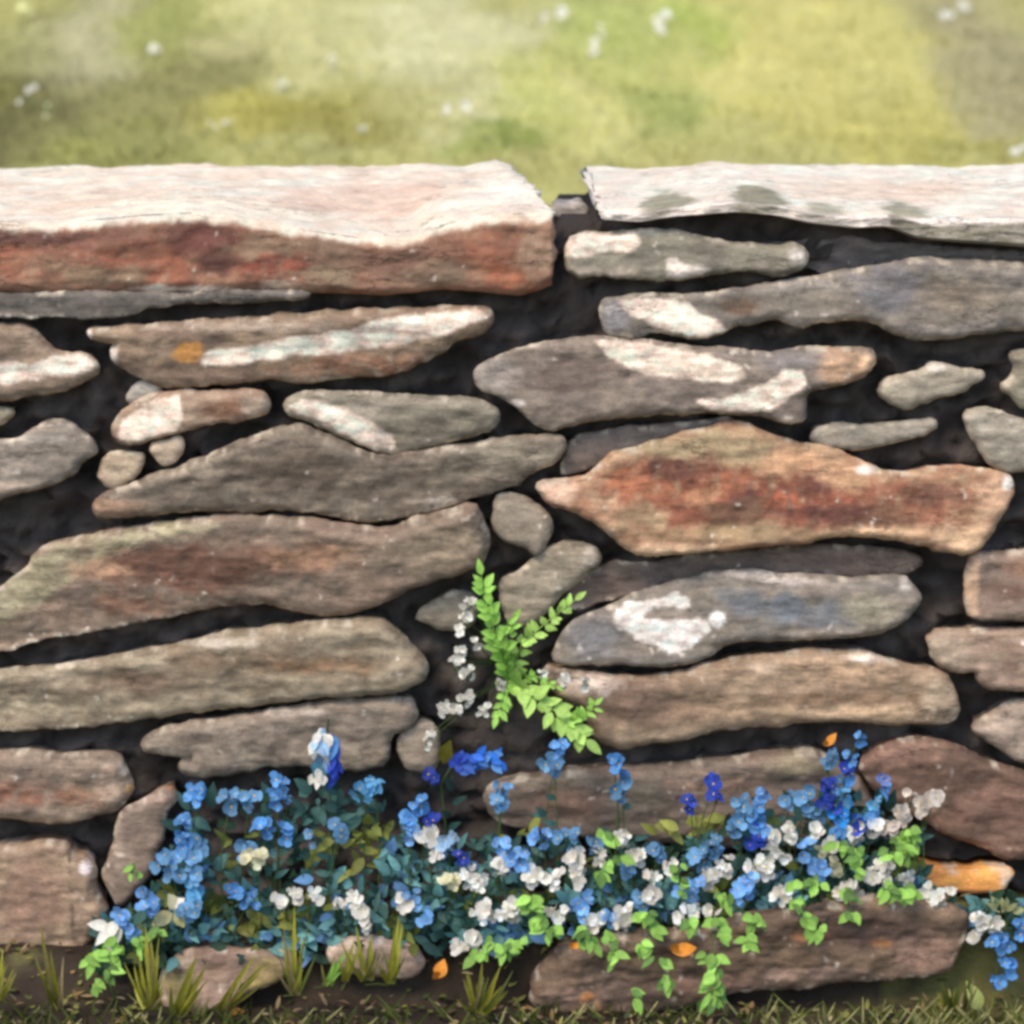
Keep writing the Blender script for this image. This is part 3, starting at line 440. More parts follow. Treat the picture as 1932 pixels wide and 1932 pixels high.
MEADOW = [(150, 60, 110, 130, (186, 178, 136)), (40, 120, 70, 110, (140, 138, 66)), (20, 235, 130, 90, (104, 100, 56)), (330, 50, 90, 60, (160, 162, 88)), (290, 200, 150, 80, (146, 140, 84)), (600, 70, 160, 80, (206, 200, 138)), (830, 50, 150, 80, (212, 206, 158)), (480, 215, 130, 34, (184, 174, 84)), (640, 245, 140, 40, (160, 150, 72)), (900, 150, 110, 90, (206, 200, 144)), (1010, 190, 60, 80, (196, 196, 112)), (1180, 60, 170, 60, (184, 190, 106)), (1110, 230, 70, 70, (212, 206, 128)), (1280, 200, 110, 50, (166, 172, 92)), (1540, 120, 250, 130, (208, 198, 118)), (1650, 235, 180, 55, (196, 186, 100)), (1880, 130, 110, 150, (164, 154, 116)), (1830, 285, 150, 20, (166, 158, 82)), (915, 255, 50, 25, (146, 158, 66)), (230, 285, 160, 20, (146, 146, 76)), (620, 290, 120, 14, (176, 172, 110)), (420, 100, 70, 40, (184, 176, 120)), (1330, 50, 60, 40, (160, 180, 72)), (760, 190, 60, 60, (190, 184, 118))]
_mb = []
for u, v, ru, rv, c in MEADOW:
    p = ground_hit(u, v); p1 = ground_hit(u+ru, v); p2 = ground_hit(u, max(v-rv, 2)); p3 = ground_hit(u, v+rv*.9)
    _mb.append((p[0], (p2[1]+p3[1])/2, p1[0]-p[0], (p2[1]-p3[1])/2+.02, lin(c)))
def meadow_col(x, y):
    n1 = fbm(np.c_[x*3.2, y*1.6, np.full_like(x, 4.)], 4, .6); n2 = fbm(np.c_[x*3.2, y*1.6, np.full_like(x, 14.)], 4, .6)
    base = lin((186, 180, 108)); C = np.tile(base, (len(x), 1)); Wt = np.full(len(x), .35)
    C = C*Wt[:, None]
    for bx, by, rx, ry, c in _mb:
        d = ((x+.10*n1-bx)/rx)**2+((y+.25*n2-by)/ry)**2
        w = 2.6*np.exp(-d**1.6*1.2); C += w[:, None]*c; Wt = Wt+w
    C = C/Wt[:, None]; g = C.mean(1, keepdims=True)
    return np.clip((g+(C-g)*.93)*np.array([1.03, 1., .95])*(1+.10*n1[:, None]), 0, .8)
K_MEADOW = .98
def axis(segs):
    out = []
    for a, b, s in segs: out += list(np.arange(a, b, s))
    return np.array(out)
def make_ground():
    xs = axis([(-300, -20, 20), (-20, -3, 1), (-3, -1.1, .1), (-1.1, 1.1, .016), (1.1, 3, .1), (3, 20, 1), (20, 301, 20)])
    ys = axis([(-60, -4, 4), (-4, -.6, .2), (-.6, -.3, .03), (-.3, .1, .01), (.1, .6, .03), (.6, 8, .03), (8, 16, .4), (16, 60, 4), (60, 600, 40)])
    X, Y = np.meshgrid(xs, ys); x, y = X.ravel(), Y.ravel(); z = ground_z(x, y)
    n = fbm(np.c_[x*14, y*14, np.full_like(x, 3.)], 4, .6)
    g = sstep(-.1, .5, n-.5+sstep(.15, .6, x)*1.1)[:, None]
    front = lin((74, 63, 53))*(1-g)+lin((112, 106, 64))*g; front = front*(1+.3*n[:, None])
    t = sstep(.2, .45, y)[:, None]
    cols = np.clip(front*.8*(1-t)+meadow_col(x, y)*K_MEADOW*t, .01, .7)
    nx, ny = len(xs), len(ys)
    F = [(j*nx+i, j*nx+i+1, (j+1)*nx+i+1, (j+1)*nx+i) for j in range(ny-1) for i in range(nx-1)]
    o = mesh_obj('ground', np.c_[x, y, z], F, cols, M_SOIL); o['kind'] = 'structure'
make_ground()

# ------------------------------------------------------------------ plants: geometry collectors
class G:
    def __init__(s): s.v = []; s.f = []; s.c = []
    def add(s, v, f, c):
        k = len(s.v); s.v += [tuple(p) for p in v]; s.f += [tuple(i+k for i in q) for q in f]
        c = np.asarray(c, float)
        s.c += [tuple(c)]*len(v) if c.ndim == 1 else [tuple(x) for x in c]
    def obj(s, name, mat, parent=None, org=(0, 0, 0)):
        if not s.v: return None
        return mesh_obj(name, np.array(s.v)-np.array(org), s.f, np.array(s.c), mat, parent)
def unit(a): a = np.asarray(a, float); return a/(np.linalg.norm(a)+1e-12)
def leaf(g, base, dirn, L, W, col, nrm=(0, -1, .5), bend=.25, shape=1.0):
    d = unit(dirn); s = np.cross(d, unit(nrm)); s = unit(s) if np.linalg.norm(s) > 1e-6 else np.array([1., 0, 0]); n = unit(np.cross(s, d))
    V = []; F = []; K = 6; tw = random.uniform(-.25, .25)
    for i in range(K+1):
        t = i/K; w = W*.5*(math.sin(math.pi*t**(.8*shape))**.85 if 0 < t < 1 else .04)
        c = np.asarray(base)+d*L*t-n*bend*L*t*t*.6
        ss = s*math.cos(tw*t)+n*math.sin(tw*t)
        V += [c-ss*w+n*w*.28, c, c+ss*w+n*w*.28]
    for i in range(K):
        a = i*3; F += [(a, a+1, a+4, a+3), (a+1, a+2, a+5, a+4)]
    cc = np.asarray(col)*random.uniform(.86, 1.14); cs = np.array([cc*(1.12 if (i % 3) == 1 else 1)*(1+.12*(i//3)/K) for i in range(len(V))])
    g.add(V, F, cs)
def blade(g, base, tip, W, col, sag=.2):
    b, t = np.asarray(base, float), np.asarray(tip, float); K = 7; V = []; F = []; d = t-b; s = unit(np.cross(d, (0, -1, .2)))
    for i in range(K+1):
        q = i/K; c = b+d*q+np.array([0, -1, 0])*sag*np.linalg.norm(d)*math.sin(q*math.pi*.8)*.4; w = W*.5*(1-q**2.2)+.0003
        V += [c-s*w, c+np.array([0, w*.5, 0]), c+s*w]
    for i in range(K):
        a = i*3; F += [(a, a+1, a+4, a+3), (a+1, a+2, a+5, a+4)]
    g.add(V, F, np.asarray(col)*random.uniform(.85, 1.15))
def tube(g, pts, r0, r1, col, n=5):
    pts = [np.asarray(p, float) for p in pts]; V = []; F = []
    for i, p in enumerate(pts):
        d = unit(pts[min(i+1, len(pts)-1)]-pts[max(i-1, 0)]); a = unit(np.cross(d, (.3, 1, .1))); b = np.cross(d, a); r = r0+(r1-r0)*i/(len(pts)-1)
        V += [p+r*(a*math.cos(k*2*math.pi/n)+b*math.sin(k*2*math.pi/n)) for k in range(n)]
    for i in range(len(pts)-1):
        for k in range(n): F.append((i*n+k, i*n+(k+1) % n, (i+1)*n+(k+1) % n, (i+1)*n+k))
    g.add(V, F, col)
def stem_pts(a, b, bow=.15, n=7):
    a, b = np.asarray(a, float), np.asarray(b, float); L = np.linalg.norm(b-a); o = np.array([random.uniform(-1, 1), random.uniform(-.6, .2), 0])*bow*L
    return [a+(b-a)*t+o*math.sin(math.pi*t)*.6 for t in np.linspace(0, 1, n)]
def bloom(g, c, nrm, r, col, eye, petals=5, cup=.25, wide=1.0):
    n = unit(nrm); a = unit(np.cross(n, (.13, .2, 1))); b = np.cross(n, a); ph = random.uniform(0, 6.28)
    for k in range(petals):
        an = ph+k*2*math.pi/petals+random.uniform(-.12, .12); d = a*math.cos(an)+b*math.sin(an); s = np.cross(n, d); V = []; F = []; K = 5
        rr = r*random.uniform(.6, 1.2); cp = cup+random.uniform(-.15, .2); hw = wide*rr*math.sin(math.pi/petals)*1.05
        for i in range(K+1):
            t = i/K; w = hw*(.12+.88*math.sin(math.pi*min(1, t*.93+.03)**1.35*.86)**.9 if i else .1)
            if i == K: w = hw*.42
            p = c+d*rr*t+n*rr*cp*t*t
            V += [p-s*w+n*w*.2, p, p+s*w+n*w*.2]
        for i in range(K):
            q = i*3; F += [(q, q+1, q+4, q+3), (q+1, q+2, q+5, q+4)]
        cc = np.clip(np.asarray(col)*random.uniform(.7, 1.25), 0, .85)
        g.add(V, F, np.array([cc*(.9+.15*(i//3)/K) for i in range(len(V))]))
    # raised eye
    V = [c+n*r*.12]; F = []
    for k in range(6): V.append(c+n*r*.05+r*.13*(a*math.cos(k*math.pi/3)+b*math.sin(k*math.pi/3)))
    for k in range(6): F.append((0, 1+k, 1+(k+1) % 6))
    g.add(V, F, eye)

L_ = lambda c, k=1.0: lin(c)*k
BLUE = L_((98, 156, 214), .95); LILAC = L_((122, 172, 228), .95); DEEP = L_((46, 70, 166), .95); DIM = L_((100, 144, 180), .9); SKYB = L_((104, 170, 212), .95); PALEB = L_((164, 196, 224), .95)
WHT = L_((238, 230, 216), .95); CRM = L_((228, 220, 180), .95); EYE = L_((230, 190, 70)); EYEW = L_((214, 196, 110))
LIME = L_((152, 196, 88), 1.0); LIME2 = L_((170, 202, 104), 1.0); OLIVE = L_((140, 136, 48), .9); TEAL = L_((62, 98, 90), .9); MOSS = L_((96, 104, 44), .9); DKG = L_((38, 62, 44), .9); YEL = L_((176, 172, 66), .9); ORNG = L_((220, 140, 50), .95); STEMC = L_((84, 110, 54), .8)

def root_pt(u, y=-.1):
    p = P(u, float(rootv(u)), y); return np.array([p[0], y, float(np.interp(p[0], XB, ZB))-.012])
def head_y(v): return -.10-.05*min(1, max(0, (v-1480)/260))
def flower_head(parent, org, u, v, rpx, col, eye=EYE, n=4, petals=5, br=13, y=None, name='flower_head', face=(-.15, -1, .35), wide=1.0):
    """a small cluster of open flowers, rpx the cluster radius"""
    g = G(); y0 = head_y(v) if y is None else y; c0 = P(u, v, y0)
    for k in range(n):
        if n == 1: off = np.zeros(3)
        else:
            a = k*2.4+random.uniform(-.3, .3); q = rpx*PX*random.uniform(.7, 1.05)*math.sqrt((k+.4)/n); off = np.array([q*math.cos(a), random.uniform(-.008, .006), q*math.sin(a)])
        f = np.array(face)+off/(rpx*PX+1e-6)*.5+RS.normal(size=3)*.42
        cc = np.asarray(col)*random.uniform(.75, 1.2)
        bloom(g, c0+off, f, br*PX*random.uniform(.7, 1.3), cc, eye, petals, cup=random.uniform(.05, .6), wide=wide*random.uniform(.6, 1.05))
        tube(g, stem_pts(c0+off-unit(f)*.001, c0+np.array([0, .006, -.014]), .1, 4), .0006, .0008, STEMC, 4)
    g.obj(name, M_PETAL, parent, org); return c0
def flower_plant(name, label, group, heads, col, ru=None, nl=4, eye=EYE, lcol=None, cat='flower', y=None):
    """stems rising from the earth ledge, each to a head (u, v, radius, n)"""
    us = [h[0] for h in heads]; ru = ru if ru is not None else sum(us)/len(us)+random.uniform(-8, 8)
    org = root_pt(ru, -.1); t = thing(name, label, cat, org, group); st = G(); fo = G(); lc = TEAL if lcol is None else lcol
    for h in heads:
        u, v, r, n = h[:4]; c = h[4] if len(h) > 4 else col
        hp = flower_head(t, org, u, v, r, c, eye, n, y=y)
        e = hp+np.array([0, .006, -.012]); b = org.copy(); b[0] += random.uniform(-.006, .006)
        if e[2] < b[2]+.006: mid = b+np.array([(e[0]-b[0])*.4, -.02, .02]); pts = [b, mid, e]
        else: pts = stem_pts(b, e)
        tube(st, pts, .0011, .0008, STEMC)
        for k in range(nl):
            q = random.uniform(.15, .85); p = pts[int(q*(len(pts)-1))]
            leaf(fo, p, (random.uniform(-1, 1), random.uniform(-.5, .1), random.uniform(.1, .8)), random.uniform(.012, .024), random.uniform(.006, .010), lc*random.uniform(.8, 1.3))
    st.obj('stem', M_LEAF, t, org); fo.obj('foliage', M_LEAF, t, org); return t

BG = 'blue flowers growing along the foot of the wall'; WG = 'white flowers growing along the foot of the wall'
fp = flower_plant
bf = 'blue_flower'
fp(bf, 'blue flower cluster nearest the top of the narrow upright brown stone', BG, [(372, 1498, 24, 5)], BLUE)
fp(bf, 'wide soft blue flower cluster below the notched brown-grey stone, left part', BG, [(432, 1506, 20, 4), (468, 1510, 20, 4)], DIM*1.25)
fp(bf, 'two stacked blue flower heads just left of the white bell flower', BG, [(530, 1475, 17, 3), (520, 1502, 17, 4), (542, 1508, 12, 2)], BLUE)
fp(bf, 'stacked blue flower heads leaning on the middle of the upright brown stone', BG, [(350, 1556, 20, 4), (347, 1588, 17, 4), (378, 1588, 14, 3, DIM)], BLUE)
fp(bf, 'large blue flower cluster at the lower right of the upright brown stone', BG, [(322, 1630, 32, 7), (362, 1618, 14, 3), (368, 1645, 16, 3)], DIM*1.3)
fp(bf, 'pair of blue flower heads over the dark hollow below the white bell', BG, [(497, 1565, 22, 5), (540, 1572, 14, 3)], BLUE)
fp(bf, 'blue flower cluster below the cream flower on the left of the bed', BG, [(466, 1694, 28, 6), (440, 1680, 14, 3)], BLUE)
fp(bf, 'two small light blue flowers at the far left tip of the bed', BG, [(232, 1728, 12, 3), (251, 1756, 14, 3)], LILAC)
fp(bf, 'bright blue flower head beside the cream petals near the left tip', BG, [(284, 1712, 20, 5), (272, 1690, 10, 2)], LILAC)
fp(bf, 'teal-blue flower cluster low on the left, right of the cream petals', BG, [(362, 1720, 24, 5), (365, 1680, 16, 3, SKYB)], DIM*1.2)
fp(bf, 'blue flower cluster right of the bell flower, below the notched stone', BG, [(688, 1492, 24, 5), (706, 1474, 12, 3)], SKYB)
fp(bf, 'blue flower heads trailing down left of the dark central hollow', BG, [(788, 1520, 16, 4), (770, 1545, 18, 4), (776, 1568, 18, 4, LILAC)], BLUE)
fp(bf, 'pair of dim blue flower heads low below the bell flower', BG, [(640, 1566, 16, 3), (590, 1580, 14, 3)], DIM)
fp(bf, 'dark blue flower beside the white blossoms left of centre', BG, [(812, 1552, 14, 3), (872, 1615, 12, 3)], DEEP)
fp(bf, 'broad lilac-blue flower cluster at the centre of the bed', BG, [(945, 1595, 18, 4), (982, 1618, 24, 6), (1022, 1580, 20, 5)], LILAC)
fp(bf, 'grey-blue flower cluster right of the lilac centre cluster', BG, [(1078, 1584, 26, 5), (1120, 1590, 16, 3)], DIM*1.2)
fp(bf, 'light blue flower beside the upright white petal, lower centre left', BG, [(776, 1698, 22, 5), (800, 1720, 16, 3)], L_((110, 160, 210), .95))
fp(bf, 'light blue flower between white blossoms in lower centre', BG, [(1096, 1714, 22, 5), (1150, 1732, 16, 3)], LILAC)
fp(bf, 'pale grey-blue single flower in front of the mottled brown stone', BG, [(945, 1492, 18, 4), (945, 1515, 14, 3)], DIM*1.45)
fp(bf, 'blue flower head below the lowest fern frond', BG, [(1050, 1412, 18, 4), (1046, 1440, 20, 5, DIM)], BLUE)
fp(bf, 'blue flower head below the left end of the long tan stone', BG, [(1160, 1440, 18, 4), (1172, 1462, 14, 3), (1168, 1492, 20, 4, DIM)], BLUE)
fp(bf, 'small dark blue flowers low in front of the mottled brown stone', BG, [(1342, 1480, 14, 3), (1304, 1515, 14, 3), (1352, 1500, 10, 2)], DEEP*1.1)
fp(bf, 'dim blue flowers just left of the slim blue spike', BG, [(1398, 1518, 18, 4), (1386, 1562, 18, 4)], DIM*1.15)
fp(bf, 'dim blue flowers between the slim spike and the tall spike', BG, [(1488, 1512, 17, 4), (1520, 1508, 16, 4), (1535, 1540, 18, 4)], DIM*1.25)
fp(bf, 'soft blue flower cluster in dark leaves at right of centre', BG, [(1346, 1596, 24, 5), (1322, 1622, 20, 4)], DIM*1.1)
fp(bf, 'bright blue flowers with yellow-white blossoms below the tall spike', BG, [(1520, 1602, 18, 4), (1545, 1640, 20, 5)], LILAC)
fp(bf, 'large bright blue flower above the lime leaves at lower right', BG, [(1408, 1668, 22, 5), (1392, 1694, 18, 4)], LILAC)
fp(bf, 'bright blue flower left of the long white blossoms at lower right', BG, [(1304, 1676, 22, 5)], LILAC)
fp(bf, 'soft blue flowers among the white blossoms right of centre', BG, [(1185, 1640, 18, 4), (1240, 1610, 18, 4), (1215, 1700, 14, 3)], DIM*1.2)
fp(bf, 'blue flowers of the separate clump at the lower right corner', BG, [(1886, 1776, 24, 6), (1904, 1822, 15, 3), (1880, 1850, 14, 3), (1926, 1752, 12, 3)], BLUE, ru=1890, lcol=L_((140, 140, 96)), nl=8)
# spikes
def spike(label, pts, cols, r0, r1, ru):
    org = root_pt(ru, -.1); t = thing('blue_flower_spike', label, 'flower', org, 'blue flower spikes standing up at the right of the bed'); st = G(); fo = G()
    hp = [P(u, v, -.11) for u, v in pts]; tube(st, [org]+hp[::-1], .0014, .0007, STEMC)
    for i, (u, v) in enumerate(pts):
        f = i/max(1, len(pts)-1); flower_head(t, org, u, v, r0+(r1-r0)*f, cols[i % len(cols)], n=3+int(f*5), y=-.112, br=9+4*f, name='floret')
    for k in range(8):
        p = org+(hp[-1]-org)*random.uniform(.1, 1); leaf(fo, p, (random.uniform(-1, 1), random.uniform(-.4, .1), random.uniform(.2, .9)), .03, .009, TEAL*random.uniform(.7, 1.2))
    st.obj('stem', M_LEAF, t, org); fo.obj('foliage', M_LEAF, t, org)
spike('tallest bright blue flower spike at right end of the bed', [(1621, 1392), (1606, 1424), (1598, 1452), (1592, 1478), (1588, 1505), (1588, 1532), (1592, 1572)], [BLUE, BLUE, DEEP*1.4, BLUE, SKYB, L_((40, 130, 204)), BLUE], 11, 26, 1590)
spike('slim blue flower spike, left of the tall one', [(1440, 1492), (1434, 1514), (1428, 1538), (1432, 1562), (1426, 1582)], [LILAC, BLUE, BLUE, BLUE, DEEP*1.3], 8, 17, 1430)
spike('short blue flower spike leaning right in front of the dark red stone', [(1668, 1470), (1672, 1494), (1652, 1520), (1642, 1545), (1620, 1556)], [L_((120, 140, 200)), BLUE, SKYB, BLUE, DEEP*1.2], 8, 15, 1625)
spike('faint grey-blue flower spike close left of the tallest spike', [(1576, 1424), (1562, 1442), (1566, 1480), (1566, 1510)], [DIM, DIM*1.3, DEEP*.8, DEEP*.8], 9, 15, 1570)

# white bell flower
def bell(g, base, d, L, R, col, col2, lip=5):
    d = unit(d); a = unit(np.cross(d, (0, 1, .1))); b = np.cross(d, a); K, N = 9, 20; V = []; F = []; cs = []
    for i in range(K+1):
        t = i/K
        for k in range(N):
            an = k*2*math.pi/N; lobe = (.5+.5*math.cos(an*lip))
            r = R*(.25+.75*t**.6)*(1-.10*math.sin(math.pi*t))+(R*.35*lobe*max(0, t-.75)*4 if t > .75 else 0)
            q = t*L+(L*.14*lobe*max(0, t-.8)*5 if t > .8 else 0)
            V.append(np.asarray(base)+d*q+r*(a*math.cos(an)+b*math.sin(an)))
            s = sstep(-.25, .45, np.array([math.cos(an-.5)]))[0]; cs.append(np.asarray(col)*(1-s)+np.asarray(col2)*s)
    for i in range(K):
        for k in range(N): F.append((i*N+k, i*N+(k+1) % N, (i+1)*N+(k+1) % N, (i+1)*N+k))
    V.append(np.asarray(base)); cs.append(np.asarray(col)); 
    for k in range(N): F.append(((k+1) % N, k, len(V)-1))
    g.add(V, F, np.array(cs))
def petals(g, cu, cv, y, n, du, dv, L, W, cols, ang=-1.57, spread=.6):
    for k in range(n):
        a = ang+random.uniform(-spread, spread); c = cols[random.randrange(len(cols))]*random.uniform(.8, 1.2)
        leaf(g, P(cu+random.uniform(-du, du), cv+random.uniform(-dv, dv), y+random.uniform(-.008, .006)), (math.cos(a), random.uniform(-.6, -.1), math.sin(a)), L*PX*random.uniform(.7, 1.2), W*PX*random.uniform(.8, 1.2), c, bend=.2)
def bellflower():
    org = root_pt(640, -.1); t = thing('bellflower', 'white and dark blue bell flower standing tallest at left of the bed', 'flower', org)
    st = G(); tube(st, [org, P(630, 1650, -.1), P(622, 1480, -.09), P(618, 1372, -.1), P(620, 1358, -.11)], .0016, .001, STEMC); st.obj('stem', M_LEAF, t, org)
    g = G(); bell(g, P(608, 1374, -.112), (-.08, -.3, -1), .030, .0125, WHT*.9, PALEB*.8); petals(g, 602, 1396, -.125, 9, 12, 14, 30, 17, [WHT, WHT*.9, PALEB]); g.obj('flower_head', M_PETAL, t, org)
    g = G(); petals(g, 628, 1415, -.11, 20, 7, 42, 32, 14, [DEEP, DEEP*1.2, BLUE*.8]); g.obj('flower_head', M_PETAL, t, org)
    g = G(); petals(g, 602, 1440, -.116, 14, 12, 24, 26, 16, [PALEB*.7, L_((90, 150, 176)), L_((60, 110, 130)), WHT*.8]); g.obj('flower_head', M_PETAL, t, org)
    fo = G()
    for k in range(10): leaf(fo, P(626+random.uniform(-10, 20), 1500+k*24, -.1), (random.uniform(-1, 1), -.3, random.uniform(0, .8)), .03, .009, TEAL*random.uniform(.7, 1.2))
    fo.obj('foliage', M_LEAF, t, org)
bellflower()
def trumpet():
    org = root_pt(860, -.1); t = thing('trumpet_flower', 'deep blue flower leaning sideways in the dark hollow below the fern', 'flower', org); st = G()
    tube(st, [org, P(845, 1600, -.08), P(832, 1480, -.09), P(850, 1448, -.1), P(935, 1424, -.1)], .0014, .001, STEMC); st.obj('stem', M_LEAF, t, org)
    g = G()
    for q in np.linspace(0, 1, 16): petals(g, 852+82*q, 1450-22*q, -.11, 3, 5, 15, 24, 15, [DEEP*(1-q)+L_((46, 118, 206))*q, (DEEP*(1-q)+BLUE*q)*.9], ang=.3, spread=1.5)
    g.obj('flower_head', M_PETAL, t, org)
    g = G(); leaf(g, P(835, 1440, -.1), (.3, -.3, 1), .032, .02, OLIVE*.6)
    for q in np.linspace(0, 1, 9): leaf(g, P(850+5*math.sin(q*9), 1470+q*190, -.095), (random.uniform(-1, 1), -.3, random.uniform(.1, .9)), .022, .009, TEAL*random.uniform(.6, 1.1)); g.obj('foliage', M_LEAF, t, org)
    flower_head(t, org, 815, 1466, 12, DEEP*.9, n=3, y=-.1)
trumpet()

# white flowers
wf = 'white_flower'
fw = lambda label, heads, col=WHT, **k: fp(wf, label, WG, [(h[0]+random.uniform(-5, 5), h[1]+random.uniform(-6, 6), h[2]*random.uniform(.75, 1.), h[3])+tuple(h[4:]) for h in heads], col, eye=EYEW, **k)
fw('cream flower rimmed with blue above the left blue cluster', [(478, 1618, 22, 5, CRM), (462, 1604, 14, 3, DIM*1.2)], CRM)
fw('white flower among teal leaves left of the lower grass blades', [(556, 1692, 14, 3), (528, 1698, 14, 3), (600, 1690, 10, 2)])
fw('row of small white petals above the olive grass tuft', [(645, 1706, 14, 3), (672, 1694, 12, 3), (690, 1738, 14, 3), (680, 1716, 10, 2)])
fw('single upright white flower left of the light blue one in lower centre left', [(760, 1698, 14, 3)])
fw('white blossoms mixed with dark blue, left of the bed centre', [(800, 1578, 16, 4), (846, 1588, 20, 5, PALEB), (828, 1612, 12, 3)])
fw('broad white blossom patch below the bed centre', [(850, 1660, 20, 4, CRM), (880, 1655, 20, 5), (905, 1662, 16, 4), (944, 1638, 22, 5)])
fw('pair of large round white blossoms low in the bed centre', [(912, 1716, 24, 6), (965, 1722, 22, 5)])
fw('white blossoms right above the pair of large round ones', [(1000, 1662, 14, 3), (1036, 1664, 18, 4), (1012, 1650, 12, 2)])
fw('white blossoms at the right of the grey-blue cluster', [(1092, 1626, 20, 5), (1132, 1612, 14, 3), (1094, 1650, 12, 3)])
fw('tall white blossom pair just below the mottled brown stone', [(1172, 1580, 18, 4), (1202, 1618, 20, 5)])
fw('white blossoms right of the tall white pair', [(1226, 1660, 18, 4), (1258, 1634, 16, 4), (1228, 1690, 12, 3)])
fw('three white blossoms in a row at the front of the lower centre', [(1058, 1724, 20, 5), (1120, 1738, 20, 5), (1176, 1728, 22, 5)])
fw('long white blossom cluster right of the soft blue flowers', [(1344, 1652, 18, 4), (1372, 1636, 18, 4)])
fw('flat white blossom cluster above the large bright blue flower', [(1416, 1642, 16, 4), (1448, 1632, 18, 4), (1468, 1618, 10, 2)])
fw('white blossom beside the slim blue spike base', [(1458, 1582, 14, 3), (1484, 1566, 18, 4)])
fw('small white petals at the foot of the tallest spike', [(1546, 1566, 14, 3), (1568, 1592, 16, 3)])
fw('large white blossom cluster right of the tallest spike foot', [(1618, 1560, 22, 5), (1604, 1585, 14, 3), (1652, 1556, 16, 3)])
fw('loose white blossoms climbing in front of the dark red stone', [(1682, 1568, 16, 4), (1706, 1540, 20, 4), (1738, 1520, 18, 4), (1766, 1496, 14, 3), (1720, 1500, 14, 2)], L_((214, 200, 186)))
fw('round white blossom alone above trailing lime leaves', [(1474, 1690, 20, 5)])
fw('big white blossom above the broad base stone near the orange stone', [(1606, 1678, 24, 6), (1582, 1690, 12, 2)])
fw('white blossoms with lime leaves left of the orange stone', [(1640, 1650, 16, 4), (1664, 1632, 16, 4), (1672, 1660, 14, 3), (1706, 1660, 18, 4)])
fw('row of small white blossoms under the orange stone', [(1742, 1688, 18, 4), (1778, 1690, 12, 3), (1800, 1680, 11, 2)])
fw('yellow-white blossoms mixed with bright blue below the tall spike', [(1552, 1606, 12, 3), (1576, 1634, 14, 3)], CRM)
fw('white blossom over dark leaves at front, right of the row of three', [(1310, 1718, 22, 5), (1342, 1728, 12, 2), (1284, 1736, 12, 2)])
fw('white blossoms of the separate clump at the lower right corner', [(1846, 1742, 18, 4), (1878, 1742, 14, 3), (1840, 1770, 10, 2)], ru=1860)
fw('tiny white flowers at the lower front of the bed, left of centre', [(888, 1766, 10, 2), (872, 1784, 10, 2), (898, 1790, 8, 2)])
def big_petals(label, u, v, items):
    org = root_pt(u, -.1); t = thing(wf, label, 'flower', org, WG); st = G(); tube(st, stem_pts(org, P(u, v, -.13)), .0014, .001, STEMC); st.obj('stem', M_LEAF, t, org)
    g = G()
    for du, dv, a, L, W, c in items: leaf(g, P(u+du, v+dv, -.13), (math.cos(a), -.3, math.sin(a)), L*PX, W*PX, c, bend=.15)
    g.obj('flower_head', M_PETAL, t, org)
big_petals('white flower with broad drooping petals at left tip of bed', 205, 1748, [(20, -10, -2.4, 62, 26, WHT), (15, -5, -1.9, 56, 24, L_((150, 158, 150))), (0, 0, 2.9, 40, 22, WHT), (24, -6, -2.0, 60, 22, L_((200, 196, 184)))])
big_petals('cream broad-petalled flower beside the bright blue head at left', 325, 1715, [(10, 0, 2.0, 36, 26, CRM), (0, 8, 3.6, 44, 28, L_((190, 180, 130))), (5, 5, -1.0, 34, 22, L_((176, 170, 116))), (0, 0, .8, 34, 26, WHT)])

# trailing lime leaves
def sprig(label, pts, group='bright green leafy sprigs trailing from the flower bed', col=LIME, n=7, L=28, W=18, root=None, y=-.165, name='leafy_sprig'):
    p = [P(u, v, y) for u, v in pts]; b = root if root is not None else root_pt(pts[0][0], -.11)
    p = [P(u, v, min(y, -.205) if v > 1755 and u > 1030 else y) for u, v in pts]
    t = thing(name, label, 'plant', b, group); st = G(); fo = G()
    path = [b, (b+p[0])/2+np.array([0, -.02, .012])]+p
    tube(st, path, .0011, .0006, STEMC*1.2)
    for i, q in enumerate(p):
        for k in range(n+2):
            a = random.uniform(0, 6.28); o = np.array([math.cos(a), 0, math.sin(a)])*random.uniform(0, 15)*PX
            a2 = -math.pi/2+random.uniform(-1.5, 1.5)
            leaf(fo, q+o+np.array([0, random.uniform(-.01, .004), .006]), (math.cos(a2), -.45, math.sin(a2)), L*PX*random.uniform(.5, 1.2), W*PX*random.uniform(.6, 1.2), (col if random.random() < .75 else L_((104, 140, 66)))*random.uniform(.55, 1.1), nrm=(random.uniform(-.4, .4), -1, .6))
    st.obj('stem', M_LEAF, t, b); fo.obj('foliage', M_LEAF, t, b)
sprig('lime leaves at left tip, hanging below the broad white petals', [(172, 1810), (208, 1800), (222, 1786)], n=3, L=34, W=18, y=-.15)
sprig('small lime leaves lowest at left, over dark ground', [(203, 1838), (175, 1868)], n=2, L=32, W=18, y=-.16, root=np.array(P(215, 1880, -.15)))
sprig('two lime leaves below the bright blue head at left', [(262, 1776), (300, 1762), (258, 1645)], n=2, L=26, W=15, y=-.15)
sprig('lime leaf patch right of the pair of round white blossoms', [(1000, 1712), (1022, 1738), (1030, 1758), (1010, 1700)], n=5)
sprig('lime leaves trailing at front below the bed centre', [(928, 1782), (952, 1796), (975, 1786), (900, 1800)], n=3)
sprig('lime leaves hanging over left shoulder of broad base stone', [(1106, 1756), (1112, 1778)], n=4)
sprig('narrow lime leaf cluster on the left face of base stone', [(1150, 1775), (1158, 1805)], n=3)
sprig('lime leaves among the white blossoms right of centre', [(1135, 1650), (1160, 1628), (1140, 1580)], n=3, y=-.15)
